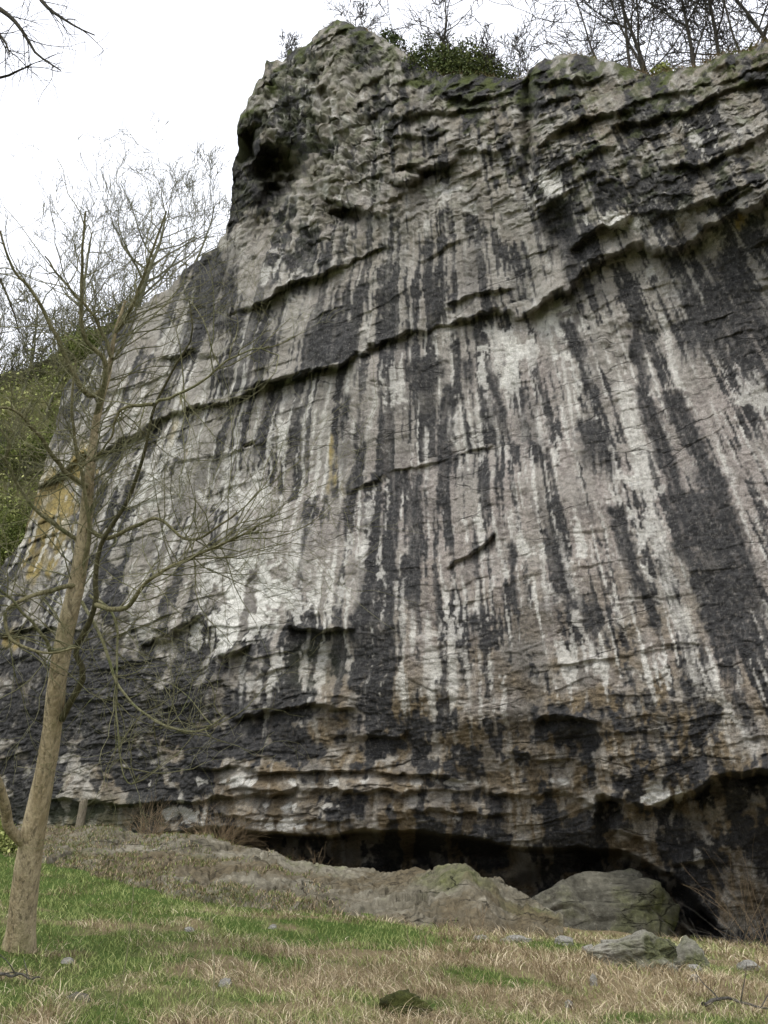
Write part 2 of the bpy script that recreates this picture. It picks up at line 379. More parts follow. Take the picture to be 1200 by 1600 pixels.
    # clefts and hollows
    def hollow(cx, cy, rx, ry, dep, ang=0):
        ca, sa = math.cos(math.radians(ang)), math.sin(math.radians(ang))
        X = (px+wx*.6-cx); Y = (py+wy-cy); u = (X*ca+Y*sa)/rx; v = (-X*sa+Y*ca)/ry
        q_ = np.sqrt(u*u+v*v); big[:] = big - dep*(1-sst(.35, 1.15, q_))*(1+.3*gn(px/14, py/12, 43))
    hollow(435, 262, 52, 40, 1.8, -35); hollow(425, 335, 40, 60, .6, 10); hollow(385, 228, 20, 36, 1.1, 15); hollow(425, 305, 24, 22, .7)
    hollow(540, 332, 30, 13, .8, 8); hollow(503, 143, 12, 12, .35); hollow(650, 268, 38, 9, .6)
    hollow(500, 1040, 44, 52, .45); hollow(375, 1045, 26, 30, .35); hollow(1075, 700, 1, 1, 0)
    hollow(388, 700, 12, 5, .4, -15); hollow(400, 920, 26, 14, .15, -20)
    hollow(870, 350, 28, 42, .35); hollow(1000, 545, 90, 60, .25); hollow(900, 1160, 40, 26, .25)
    # groove beside the right block, and the pillar in the middle
    gx = 826 + (py-120)*.0 + 6*gn(py/30, py*0, 44)
    big -= .6*np.exp(-((px-gx)/9)**2)*(1-sst(230, 300, py))
    big += sst(-1, 8, px-gx)*.45*(1-sst(220, 360, py))*np.exp(-np.clip(px-gx, 0, None)/140)
    edge = 548 + (py-560)*.02
    big += .4*sst(-10, 18, px-edge)*(1-sst(60, 160, px-edge))*sst(540, 565, py)*(1-sst(620, 760, py))
    # generic roughness by region
    AT = table(px, py, 0, 200, 0, 200, [
     [.9, .8, .7, .7, 1.0, 1.0, 1.1],   # 0
     [.7, .7, .6, .9, 1.0, 1.1, 1.1],   # 200
     [.5, .5, .5, .5, .5, .7, .9],      # 400
     [.4, .4, .4, .22, .22, .3, .25],   # 600
     [.4, .4, .22, .18, .2, .22, .2],   # 800
     [.5, .6, .5, .35, .3, .35, .3],    # 1000
     [.6, .6, .6, .6, .5, .6, .6],      # 1200
     [.6, .6, .6, .6, .6, .6, .6]])
    AT = np.clip(AT, .12, 1.2)
    pits = np.exp(-(((px-480)/130)**2+((py-210)/170)**2))
    lowL = np.exp(-(((px-200)/180)**2+((py-1080)/110)**2))
    det += .22*fbm(px/150, B/110, 3, 50)*(.6+.4*AT)
    AT2 = AT*(1+.55*sst(480, 300, py))
    for S, am, sd in ((64, .40, 1), (30, .24, 2), (15, .10, 3), (8, .035, 7)):
        t = B/S + .55*fbm(px/(6*S), B/(4*S), 3, 60+sd) + wy/S*.4
        row = np.floor(t); f = 1-(t-row)
        act = sst(-.05, .4, gn(px/(2.6*S)+row*3.7, row*5.3, 90+sd)) * sst(-.2, .3, .25+gn(px/200, py/150, 95+sd))
        big += am*hi*AT2*act*np.exp(-f*2.4)*sst(0, .20 if S < 20 else .11, f)*(.85+.35*gn(px/16, py/12, 97))
    for S, am, sd in ((46, .20, 4), (19, .11, 5), (9, .05, 6)):
        f1, f2, cid, dx_, dy_ = worley((px+wx)/S, (B+wy)/(S*.62), 100+sd)
        am2 = am*(.32*AT+.05+(.25 if S > 40 else .55)*pits+.10*lowL)
        ang = cid*40
        det += am2*((cid-.5)*.9 + (np.cos(ang)*dx_+np.sin(ang)*dy_)*.7) - am2*.5*np.exp(-(f2-f1)*9)
    f1, f2, cid, dx_, dy_ = worley((px+.5*wx)/26, (B+.35*wy)/9, 141); upz = sst(430, 250, py)*(1-.4*pits)
    big += upz*.13*(cid-.5)*sst(0, .18, f2-f1)
    f1, f2, cid, dx_, dy_ = worley((px+.4*wx)/12, (B+.35*wy)/5.5, 142)
    big += (upz*.07+.05*lowL+.03*sst(1020, 1120, py))*(cid-.5)*sst(0, .2, f2-f1)
    rid = 1-np.abs(fbm(px/26, py/20, 4, 110)); det += .10*(AT*.35+.12+.5*pits)*(rid-.6)
    f1, f2, cid, dx_, dy_ = worley((px+.5*wx)/13, (py+.5*wy)/17, 145); det -= pits*.22*(1-sst(.12, .5, f1))*sst(.25, .6, cid)
    f1, f2, cid, dx_, dy_ = worley((px+.4*wx)/7, (py+.4*wy)/9, 146); det -= (pits*.12+.04*upz)*(1-sst(.1, .5, f1))*sst(.3, .6, cid)
    pk = fbm(px/17+wx/14, py/22, 3, 120); det -= pits*.3*sst(.15, .6, pk)
    det += .022*fbm(px/7, py/5, 3, 130)*(.5+AT)
    det += .02*lowL*fbm(px/5, B/9, 2, 131)
    # drip flutes
    q = 640+(px-640)*1250/(py+450)
    flute = fbm(q/18, py/420, 3, 140); det += .05*flute*(1-pits)
    det *= (1-cave*.6)*(1-.3*sst(700, 200, py))
    skyfade = sst(0, .012, 1-b); det *= (.35+.65*skyfade); big *= (.3+.7*skyfade)
    O = O + big*(1-cave*.6) - cave*(3.4+1.2*gn(px/60, py/40, 150))
    t = wall_t(px, py, O)
    P = pt(px, py, t)
    nrm = np.array([-WALL_K, -1.0, 0.0]); nrm /= np.linalg.norm(nrm)
    nd = nrm + np.array([0, 0, -.12])
    P = P + det[..., None]*nd
    # ---- surface masks
    def norm(x): return (x-x.mean())/x.std()
    def cdf(x): return 1/(1+np.exp(-1.7*norm(x)))
    band = (py > poly_y(px, [(0,760),(230,662),(340,625),(440,590),(545,560),(620,530),(740,492),(880,450),(1000,388),(1060,385),(1200,305),(1400,200)])).astype(float)
    band2 = (py > poly_y(px, [(0,850),(545,768),(600,742),(760,695),(1000,690),(1200,690)])+10*gn(px/30, py*0, 7)).astype(float)
    rag = 2.2*gn(px/9, py/11, 160)+1.3*gn(px/4, py/6, 161)
    st = (.9*gn((q+rag)/34+band*40, py/420+band2*11, 170)+.95*gn((q+rag)/15+band*17+band2*23, py/260, 171)
          +.75*gn((q+rag)/7.5+band*9+band2*5, py/170, 172)+.45*gn((q+rag*.6)/4.8+band2*3, py/90, 173)+.22*gn(px/5, py/7, 174))
    bl = fbm(px/70, py/85, 4, 175)+.5*fbm(px/16, py/22, 3, 176)
    D = table(px, py, 0, 100, 100, 100, [
     [.6,.6,.6,.6,.62,.58,.48,.42,.5,.55,.55,.55,.5],   #100
     [.6,.6,.6,.6,.65,.5,.45,.44,.52,.5,.55,.48,.48],  #200
     [.6,.6,.6,.6,.55,.36,.28,.30,.34,.50,.38,.50,.30], #300
     [.6,.6,.6,.50,.42,.50,.42,.34,.42,.66,.62,.66,.36],#400
     [.5,.5,.5,.55,.58,.60,.52,.58,.34,.45,.50,.80,.74],#500
     [.5,.5,.5,.5,.55,.50,.64,.58,.40,.45,.40,.42,.50], #600
     [.5,.5,.38,.42,.34,.40,.55,.55,.38,.42,.34,.42,.16],#700
     [.8,.55,.38,.34,.18,.22,.52,.34,.34,.38,.26,.5,.22],#800
     [.9,.75,.6,.4,.12,.2,.42,.42,.32,.36,.30,.62,.26], #900
     [.8,.8,.82,.6,.42,.62,.55,.28,.30,.32,.32,.66,.45],#1000
     [.85,.88,.92,.85,.66,.50,.55,.34,.36,.34,.34,.45,.35],#1100
     [.75,.75,.75,.58,.44,.42,.42,.46,.48,.48,.46,.46,.5],#1200
     [.5,.5,.45,.3,.22,.22,.28,.34,.4,.5,.55,.55,.5],       #1300
     [.6]*13])
    mixw = np.clip(.25+table(px, py, 0, 300, 0, 300, [[.6,.6,.6,.6,.6],[.5,.5,.2,.3,.5],[.3,.0,.0,.0,.0],[.5,.1,.0,.0,.0],[.6,.6,.4,.4,.4],[.3]*5]), 0, 1)
    sc = cdf(norm(st)*(1-mixw)+norm(bl)*(mixw)*1.0)
    D = D-.14*pits+.02+.09*np.exp(-(((px-420)/190)**2+((py-500)/80)**2))+.10*np.exp(-(((px-170)/190)**2+((py-1080)/120)**2))-.10*np.exp(-(((px-400)/110)**2+((py-900)/90)**2))
    D = D+.16*np.exp(-(((px-290)/100)**2+((py-520)/120)**2))-.08*np.exp(-(((px-250)/60)**2+((py-760)/70)**2))
    D = D+.12*sst(1000, 1100, px)*sst(650, 430, py)*sst(330, 420, py)
    stain = sst(-.08, .12, D-(1-sc))
    stain = np.where(True, stain, stain)
    def streak(M, pts, wd, a=1.0):
        p = np.asarray(pts, float); o = np.argsort(p[:, 1]); y0, y1 = p[o[0], 1], p[o[-1], 1]
        x0, x1 = p[:, 0].min()-wd-10, p[:, 0].max()+wd+10
        rr = np.where((py.max(1) > y0-25) & (py.min(1) < y1+50))[0]; a0, a1 = rr[0], rr[-1]+1
        cc = np.where((px[a0:a1].max(0) > x0) & (px[a0:a1].min(0) < x1))[0]; sl = (slice(a0, a1), slice(cc[0], cc[-1]+1))
        X, Y = px[sl], py[sl]
        xc = np.interp(Y, p[o, 1], p[o, 0])+3*gn(Y/40, Y*0+pts[0][0]*.7, 180)
        ww = wd*.5*(.85+.5*gn(Y/35, Y*0+pts[0][0], 181)+.35*gn(X/6, Y/9, 182))
        d = np.abs(X+rag[sl]*1.3-xc)/np.maximum(ww, 1.0)+.2*gn((X-xc)/4.5, Y/60, 185)
        v = a*(1-sst(.6, 1.4, d))*(.8+.3*gn((X-xc)/6, Y/45, 179))*sst(y0-8, y0+6, Y+8*gn(X/5, Y*0+1, 183))*(1-sst(y1-45, y1+18, Y+26*gn(X/5, Y*0+2, 184)))
        M[sl] = np.maximum(M[sl], v)
    darks = [([(1000,600),(1030,690),(1060,780),(1072,860),(1110,960),(1150,1080)],26),([(1048,615),(1090,700),(1130,790),(1162,880),(1190,970)],34),
      ([(1075,770),(1110,850),(1140,930),(1165,1040)],66),([(1110,830),(1150,900),(1185,960)],40),([(1120,900),(1150,1000)],50),([(918,655),(942,745)],40),([(885,500),(905,560),(930,640)],20),
      ([(760,560),(775,620),(792,690)],14),([(620,735),(613,860),(610,980),(612,1090)],16),([(652,740),(652,850),(646,960)],18),([(592,770),(576,900),(562,1010)],18),
      ([(702,600),(692,760)],24),([(566,700),(530,840)],16),([(858,820),(875,900),(892,960)],20),([(800,850),(805,930),(818,990)],12),([(958,790),(985,880),(1004,940)],24),
      ([(905,930),(930,1015)],16),([(1000,900),(1035,1010)],14),([(985,470),(1000,560),(1010,620)],16),([(870,310),(880,410)],46),([(850,330),(860,390)],30),
      ([(635,1120),(650,1200)],20),([(668,560),(660,640)],40),([(545,620),(530,700)],14),([(740,960),(745,1010)],14),([(560,960),(565,1080)],24),([(765,1240),(775,1310)],26),
      ([(940,480),(960,500)],10),([(1075,1060),(1100,1130)],20),([(1150,1080),(1180,1160)],22),([(470,640),(450,740)],12),([(420,640),(400,720)],10),([(360,640),(330,750)],12),
      ([(728,560),(735,610)],16),([(1100,440),(1120,560)],50),([(1150,470),(1170,600)],40),([(1080,500),(1090,570)],40),([(330,1255),(325,1300)],14),([(310,1255),(306,1300)],8),([(545,1240),(548,1300)],14)]
    body = .50+.35*cdf(bl)+.28*gn(q/7, py/150, 186)+.2*table(px, py, 0, 400, 0, 400, [[0,0,.2,.2],[.2,.0,.2,.5],[.5,.2,.5,.5],[.8,.5,.5,.5],[.8,.6,.6,.6]])
    stain = stain*np.clip(body+.22, .5, 1)
    film = sst(.05, .75, gn(q/55+band*7, py/300, 187)+.7*gn(px/40, py/55, 188)+.5*gn(q/7, py/70, 189))*.42
    stain = np.maximum(stain, film)
    dk = np.zeros_like(px)
    for p, wd in darks: streak(dk, p, wd*1.3, 1.0)
    whites = [([(472,820),(455,900),(440,960)],14),([(576,790),(560,910)],12),([(631,900),(628,1000),(630,1100)],9),([(666,960),(668,1070)],12),
      ([(975,600),(1000,720),(1030,850),(1070,1000),(1105,1110)],32),([(893,950),(935,1045)],15),([(1035,490),(1058,610)],15),([(835,470),(852,545)],16),
      ([(766,505),(790,600)],30),([(870,830),(905,960)],14),([(915,560),(925,610)],12),([(606,535),(606,575)],8),([(770,735),(760,760)],18),([(1085,440),(1105,490)],14),
      ([(1100,1060),(1180,1170)],18),([(700,640),(705,700)],8),([(745,610),(750,700)],10),([(838,640),(850,720)],10),([(915,1040),(940,1060)],10),([(590,600),(575,700)],8),
      ([(520,600),(500,700)],7),([(445,620),(425,700)],8),([(360,700),(330,800)],10),([(300,690),(280,780)],10),([(245,680),(215,780)],12),([(200,690),(170,780)],9),
      ([(410,1100),(415,1170)],10),([(270,1254),(262,1300)],9),([(318,1254),(312,1300)],8),([(850,880),(858,960)],8),([(800,800),(812,860)],8),([(540,1000),(545,1060)],8)]
    tufa_lit = np.zeros_like(px)
    for p, wd in whites: streak(tufa_lit, p, wd, .62)
    thin = gn((q+rag*.5)/7.5+band*31, py/110, 191)+.3*gn(px/6, py/9, 197)+.55*gn(q/60, py/90, 192)
    zone = np.clip(.35+.65*sst(480, 640, py)+.4*gn(px/120, py/120, 196), .2, 1)*(1-.7*np.exp(-(((px-170)/200)**2+((py-1080)/130)**2)))*(1-.6*sst(1080, 1160, py))
    tufa_lit = np.maximum(tufa_lit, sst(.28, .55, thin)*.68*zone)
    thin2 = gn((q+rag)/13+band*11, py/190, 194)+.4*gn(q/6, py/60, 195)
    tufa_lit = np.maximum(tufa_lit, sst(.40, .75, thin2)*.62*zone)
    pn = cdf(fbm((px+2*wx)/30, (py+wy)/40, 4, 190)+.6*st)
    Wp = np.zeros_like(px)
    for cx, cy, rx, ry, v in ((395,930,85,60,.85),(350,985,50,40,.8),(375,880,45,16,.9),(440,930,35,60,.5),(850,300,38,28,.8),(785,560,45,60,.6),(870,520,60,50,.45),
                              (550,300,50,25,.5),(430,430,60,50,.25),(960,340,50,16,.7),(1120,210,80,40,.35),(900,600,60,60,.35),(1030,430,60,40,.2),(380,780,70,60,.35),
                              (560,870,60,90,.3),(1000,780,50,200,.3),(1160,620,60,60,.25),(820,880,60,90,.3),(700,320,90,60,.2),(470,150,60,90,.25),(560,200,60,60,.3),(1060,1240,70,18,.6),(1010,1248,20,10,.8),(1100,1330,110,50,.16),  # last patch: paler colour brightens the dim recess under the right lip
                              (400,1222,220,9,.45),(800,1222,180,8,.3),(300,1276,70,16,.5),(450,1288,80,12,.55),(470,1260,80,8,.5),(720,1282,60,10,.3),(250,760,100,70,.35),(700,1000,80,80,.15)):  # first two strips: the lit band of the pale foot ledges, put into colour
        Wp = np.maximum(Wp, v*np.exp(-(((px-cx)/rx)**2+((py-cy)/ry)**2)**1.4))
    Wp = np.maximum(Wp, .08)
    tufa_lit = np.maximum(tufa_lit, sst(-.08, .16, Wp-(1-pn))*(.55+.45*np.clip(Wp*1.3, 0, 1)))
    stain = stain*(1-.93*np.clip(sst(.35, .7, Wp)*sst(.2, .5, tufa_lit), 0, 1))
    dk *= .9+.1*np.clip(1-np.abs(gn(q/9, py/140, 198)), 0, 1)
    wh = np.zeros_like(px)
    for p, wd in whites: streak(wh, p, wd, .8)
    dk = np.clip(dk*1.3, 0, 1)*(1-.8*wh); tufa_lit = np.maximum(tufa_lit*(1-.9*dk), wh*.75)
    stain = np.maximum(stain*(1-.75*sst(.3, .6, tufa_lit)), dk*(1-.10*sst(.3, .7, fbm(px/9, py/16, 3, 199))))
    warm = np.clip(table(px, py, 0, 200, 0, 200, [
      [.2,.2,.2,.2,.1,.1,.1],[.2,.2,.2,.3,.1,.1,.1],[.3,.3,.3,.45,.3,.3,.3],[.3,.3,.35,.5,.75,.7,.8],
      [.3,.3,.5,.8,.9,.85,1.0],[.3,.3,.4,.7,.8,.7,.9],[.2,.2,.2,.5,.4,.4,.4],[.2]*7])*(.6+.8*cdf(fbm(px/80, py/120, 4, 200)+.5*gn(q/16, py/300, 201))), 0, 1)
    ochre = np.clip(table(px, py, 0, 200, 0, 200, [
      [.45,.45,.45,.35,.5,.5,.5],[.4,.4,.35,.3,.4,.45,.4],[.3,.3,.2,.2,.15,.15,.1],[.2,.15,.1,.1,.05,.05,.05],
      [.3,.15,.05,.05,.1,.1,.05],[.3,.3,.2,.35,.45,.5,.3],[.5,.6,.75,.95,1.0,1.0,.8],[.5,.5,.6,.8,.9,.9,.9]])*(.35+1.1*cdf(fbm(px/50, py/45, 4, 210))), 0, 1)
    # crevice dirt follows the relief itself
    moss = .0*px
    top = sst(90, 8, py-poly_y(px, SKY[20:]))
    moss = np.clip(.75*top*sst(.45, .8, cdf(fbm(px/24, B/12, 4, 220))) + .5*sst(.78, .9, cdf(fbm(px/30, B/15, 4, 222)))*(1-sst(200, 420, py)), 0, 1)
    moss = np.maximum(moss, .42*pits*sst(.35, .8, cdf(fbm(px/14, py/14, 4, 223))))
    ochre = np.maximum(ochre, .0)
    moss = np.maximum(moss, .5*np.exp(-(((px-490)/35)**2+((py-1040)/30)**2))*cdf(bl))
    moss = np.maximum(moss, .45*np.exp(-(((px-140)/90)**2+((py-1275)/26)**2)))
    li = cdf(fbm(px/30, py/50, 4, 230)+.7*gn(q/10, py/200, 231))
    lich = np.zeros_like(px)
    for cx, cy, rx, ry, v in ((85,800,38,75,1.0),(60,870,30,35,.8),(285,660,26,60,.38),(515,720,26,70,.28),(130,740,30,40,.6),(20,1000,20,16,.5),(1155,350,24,18,.3)):
        lich = np.maximum(lich, v*np.exp(-((px-cx)/rx)**2-((py-cy)/ry)**2))
    lich = sst(.0, .3, lich*1.25-(1-li)*.75)*.9
    stain *= (1-lich*.8)
    # back over the top: the crag has a body behind its edge
    extra = []; Pt = P[-1]
    for dback, dup in ((.15, .05), (.5, .12), (1.4, .25), (3.5, .5), (8, .8), (16, .6), (30, -2), (34, -14)):
        E = Pt.copy(); E[:, 1] += dback; E[:, 0] += dback*.35; E[:, 2] = np.maximum(E[:, 2]+dup+.08*gn(np.arange(K)/14, dback*3+np.zeros(K), 240)*min(1, dback*3), 1.0)
        extra.append(E)
    P = np.concatenate([P, np.stack(extra)], 0)
    def ext(m, v=None): return np.concatenate([m, np.repeat(m[-1:], len(extra), 0) if v is None else np.full((len(extra), K), v)], 0)
    A = np.stack([ext(stain, .3), ext(tufa_lit, 0), ext(warm)], -1).reshape(-1, 3)
    Bm = np.stack([ext(ochre), ext(moss, .8), ext(lich, 0)], -1).reshape(-1, 3)
    F = grid_faces(P.shape[0], K)
    o = mesh_np('cliff', P.reshape(-1, 3), F, M_CLIFF, None, {'mask_a': np.clip(A, 0, 1), 'mask_b': np.clip(Bm, 0, 1)})
    tag(o, 'overhanging grey limestone crag with black and white drip streaks', 'cliff', kind='structure')
    return Pt, tx, ty
CL_TOP, CL_TX, CL_TY = build_cliff()
def top_at(px, back=1.0):                     # a point on the crag's top, back metres behind its edge
    i = int(np.argmin(np.abs(CL_TX-px))); p = CL_TOP[i].copy(); p[1] += back; p[0] += back*.35; p[2] += .1+.1*min(back, 4); return p

# ------------------------------------------------------------------ ground
def gz(x, y):
    x = np.asarray(x, float); y = np.asarray(y, float)
    z = np.interp(y, [-200, -40, -5, 0, 6, 9, 14, 17, 22, 30, 60, 400], [-14, -5, -.7, 0, 1.02, 1.36, 1.85, 2.1, 2.3, 2.3, 2.3, 2.3])
    f = np.clip(y/16, 0, 1.5)
    xx = np.clip(x, -14, 9)
    z = z - .125*xx*f*np.where(x < 0, .9, 1.0)
    z = z + .06*gn(x/1.7, y/1.7, 300)+.10*gn(x/4.5, y/4.5, 301)+.035*gn(x/.6, y/.6, 302)
    # shallow gully at the left
    return z
def hit(px, py):                               # where the line of sight meets the ground
    rx, ry, rz = (float(v) for v in ray(px, py)); t = 1.0
    while t < 60:
        if 1.6+rz*t < float(gz(rx*t, ry*t)): break
        t += .04
    return np.array([rx*t, ry*t, float(gz(rx*t, ry*t))]), t
def deadness(x, y):
    a = x/np.maximum(y, 2.0)                       # bearing from the path the viewer stands on
    nz = .42*fbm(x/2.2, y/1.6, 3, 310)+.35*gn(x/.6, y/.5, 313)
    lush = np.exp(-((y-(13.2-.35*x))/2.6)**2)*(1-sst(-.05, .12, a))
    d = .68-.72*lush-.30*sst(-.12, -.27, a)-.06*sst(.22, .3, a)
    return np.clip(d+nz, 0, 1)
def build_ground():
    u = np.linspace(-1, 1, 420); v = np.linspace(0, 1, 460)
    xs = np.sign(u)*(9*np.abs(u)+190*np.abs(u)**6); ys = np.concatenate([np.linspace(-160, -6, 40), np.linspace(-5, 27, 400), np.linspace(29, 260, 20)])
    X, Y = np.meshgrid(xs*1.6, ys); Z = gz(X, Y)
    P = np.stack([X, Y, Z], -1)
    o = mesh_np('ground', P.reshape(-1, 3), grid_faces(*X.shape), M_GROUND, None, {'dead': deadness(X, Y).ravel()})
    tag(o, kind='structure', label='sloping pasture below the crag')
build_ground()

# ------------------------------------------------------------------ bedrock shelf and boulders
def build_shelf():
    K, R = 620, 150
    u = np.linspace(0, 1, K); px = -60+u*940
    top = poly_y(px, [(-60,1300),(60,1292),(150,1298),(250,1304),(330,1312),(372,1322),(400,1326),(432,1336),(455,1352),(530,1356),(600,1359),(655,1356),(676,1356),(700,1352),(728,1355),(748,1368),(790,1385),(830,1408),(880,1432)])
    bot = poly_y(px, [(-60,1345),(60,1352),(150,1374),(250,1400),(300,1412),(450,1428),(600,1443),(720,1456),(800,1462),(880,1468)])
    b = np.linspace(0, 1, R)[:, None]
    bt = np.array([hit(x, y)[1] for x, y in zip(px[::20], bot[::20])]); bt = np.interp(px, px[::20], bt)
    tt = wall_t(px, top, .9)+.0
    tt = np.minimum(tt, bt+np.interp(px, [560, 700, 880], [5.5, 3.2, 2.2]))
    t = bt+(tt-bt)*b**.9
    PY = bot+(top-bot)*(b**.85); PXX = px+0*b
    P = pt(PXX, PY, t)
    wv = 10*fbm(PXX/60, PY/30, 3, 400)
    h = .12*fbm(PXX/90, t*.8, 3, 401)
    for S, am, sd in ((60, .20, 1), (24, .09, 2)):
        f1, f2, cid, dx_, dy_ = worley((PXX+wv)/S/1.4, (t+wv*.02)*40/S, 410+sd)
        h += am*((cid-.5)+(np.cos(cid*30)*dx_+np.sin(cid*30)*dy_)*.6)-am*.35*np.exp(-(f2-f1)*10)
    f1, f2, cid, dx_, dy_ = worley((PXX+wv)/34, (t+wv*.03)*3.4, 431); h += .10*(cid-.5)*sst(0, .12, f2-f1)
    f1, f2, cid, dx_, dy_ = worley((PXX+wv)/13, (t+wv*.03)*8, 432); h += .05*(cid-.5)*sst(0, .15, f2-f1)
    h = h*(.6+.4*sst(560, 640, PXX)); h *= (1-.35*sst(560, 640, PXX)); h += .05*sst(0, .25, (t*2.2+.5*gn(PXX/80, t, 433)) % 1.0)
    h += .025*fbm(PXX/9, t*4, 3, 420)
    h *= sst(0, .08, b)*(1-.5*sst(.9, 1, b))
    P = P+h[..., None]*np.array([0, -.25, .85]); P[..., 2] -= .10*(1-sst(0, .1, b))
    back = []
    for db, dn in ((.15, .1), (.5, .5), (1.0, 1.2), (1.1, 2.5)):
        E = P[-1].copy(); E[:, 1] += db; E[:, 2] -= dn; back.append(E)
    P = np.concatenate([P, np.stack(back)], 0)
    global SHELF; SHELF = P.copy()
    o = mesh_np('rock_outcrop', P.reshape(-1, 3), grid_faces(P.shape[0], K), M_SLAB)
    tag(o, 'long low grey bedrock shelf sloping from the cave mouth down to the grass', 'rock outcrop')
build_shelf()

def ico(sub):
    import bmesh
    bm = bmesh.new(); bmesh.ops.create_icosphere(bm, subdivisions=sub, radius=1)
    V = np.array([v.co[:] for v in bm.verts]); F = np.array([[v.index for v in f.verts] for f in bm.faces]); bm.free(); return V, F
ICO = {k: ico(k) for k in (3, 4, 6)}
def boulder(name, px0, px1, pyt, pyb, label, mat, group=None, t=None, sub=4, seed=1, rough=.5, depth=.8, cat='boulder', square=.72):
    g, th = hit((px0+px1)/2, pyb); t = t or th
    wv = (px1-px0)/FPX*t/2; hv = (pyb-pyt)/FPX*t
    V, F = ICO[sub]; V = V.copy()
    V = np.sign(V)*np.abs(V)**square
    r = random.Random(seed); 
    nrm = np.array([[r.uniform(-1, 1), r.uniform(-1, 1), r.uniform(-.4, 1)] for _ in range(16)]); nrm /= np.linalg.norm(nrm, axis=1)[:, None]
    for k in nrm:                                   # chip flat faces
        d = V@k; c = r.uniform(.72, .95); V -= np.outer(np.clip(d-c, 0, None), k)*.85
    off = seed*13.7
    n1 = fbm(V[:, 0]*1.3+off+V[:, 1]*.7, V[:, 2]*1.6+V[:, 1]*1.1, 5, 500+seed, .55)
    n2 = worley(V[:, 0]*2.6+off+V[:, 1], V[:, 2]*3.4+V[:, 1]*.8, 520+seed)
    V *= (1+rough*(.22*n1+.2*(n2[2]-.5)-.12*np.exp(-(n2[1]-n2[0])*9)))[:, None]
    V = V*np.array([wv, wv*depth, hv*.78]); 
    base = pt((px0+px1)/2, pyb, t); c = base+np.array([0, wv*depth*.6, hv*.22])
    o = mesh_np(name, V, F, mat); o.location = c; o.rotation_euler = (0, 0, 0)
    return tag(o, label, cat, group)
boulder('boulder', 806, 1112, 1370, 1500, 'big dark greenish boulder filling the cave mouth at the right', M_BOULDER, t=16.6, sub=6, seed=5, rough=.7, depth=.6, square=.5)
boulder('boulder', 932, 1085, 1458, 1516, 'pale moss-patched boulder in the grass below the big dark boulder', M_PALE, sub=6, seed=8, rough=.9)
boulder('boulder', 1062, 1112, 1470, 1514, 'small pale pointed boulder against the right end of the moss-patched boulder', M_PALE, sub=4, seed=9, rough=.9)

# ------------------------------------------------------------------ tubes, trees
class Tubes:
    def __init__(s): s.V = []; s.F = []; s.n = 0
    def add(s, pts, rad, k=5):
        P = np.asarray(pts, float); r = np.asarray(rad, float); m = len(P)
        T = np.gradient(P, axis=0); T /= (np.linalg.norm(T, axis=1)[:, None]+1e-9)
        ref = np.array([.31, .17, .93]) if abs(T[0, 2]) < .8 else np.array([.9, .3, .1])
        A = np.cross(T, ref); A /= (np.linalg.norm(A, axis=1)[:, None]+1e-9); Bv = np.cross(T, A)
        an = np.arange(k)*2*math.pi/k
        V = P[:, None]+r[:, None, None]*(np.cos(an)[None, :, None]*A[:, None]+np.sin(an)[None, :, None]*Bv[:, None])
        s.V.append(V.reshape(-1, 3))
        i = np.arange(m-1)[:, None]*k; j = np.arange(k)[None]; j2 = (j+1) % k
        s.F.append((np.stack([i+j, i+j2, i+k+j2, i+k+j], -1).reshape(-1, 4))+s.n); s.n += m*k
    def build(s, name, mat, parent=None):
        V = np.concatenate(s.V); 
        if parent is not None: V = V-np.array(parent.location[:])
        return mesh_np(name, V, np.concatenate(s.F), mat, parent)
def smooth(pts, n):
    p = np.asarray(pts, float); d = np.r_[0, np.cumsum(np.linalg.norm(np.diff(p, axis=0), axis=1))]
    t = np.linspace(0, d[-1], n); i = np.clip(np.searchsorted(d, t, side='right')-1, 0, len(p)-2)
    f = ((t-d[i])/(d[i+1]-d[i]+1e-9))[:, None]
    g = lambda k: p[np.clip(k, 0, len(p)-1)]
    p0, p1, p2, p3 = g(i-1), g(i), g(i+1), g(i+2)
    return .5*(2*p1+(p2-p0)*f+(2*p0-5*p1+4*p2-p3)*f**2+(3*p1-p0-3*p2+p3)*f**3)
def rv(r): 
    v = np.array([r.gauss(0, 1), r.gauss(0, 1), r.gauss(0, 1)]); return v/np.linalg.norm(v)
def grow(tb, r, p, d, L, rad, depth, up=.12, spread=.75, wig=.22, kids=(4, 6), minr=.003, taper=.35):
    """one crooked shoot with its side shoots, down to the fine twigs"""
    m = 7 if depth > 1 else 5
    pts = [p]; dd = d/np.linalg.norm(d)
    for i in range(m-1):
        dd = dd+wig*rv(r)+np.array([0, 0, up]); dd /= np.linalg.norm(dd); pts.append(pts[-1]+dd*L/(m-1))
    rad2 = max(rad*taper, minr)
    R = np.linspace(rad, rad2, m); tb.add(pts, R, 6 if rad > .03 else (4 if rad > .012 else 3))
    if depth == 0: return
    nk = r.randint(*kids)
    for k in range(nk):
        f = r.uniform(.25, 1.0) if k else 1.0
        i = min(int(f*(m-1)), m-2); q = pts[i]+(pts[i+1]-pts[i])*(f*(m-1)-i)
        dr = pts[i+1]-pts[i]; dr /= np.linalg.norm(dr)
        nd = dr+spread*rv(r); nd /= np.linalg.norm(nd)
        grow(tb, r, q, nd, L*r.uniform(.45, .75), max(np.interp(f, [0, 1], [rad, rad2])*.62, minr), depth-1, up, spread, wig, kids, minr, taper)
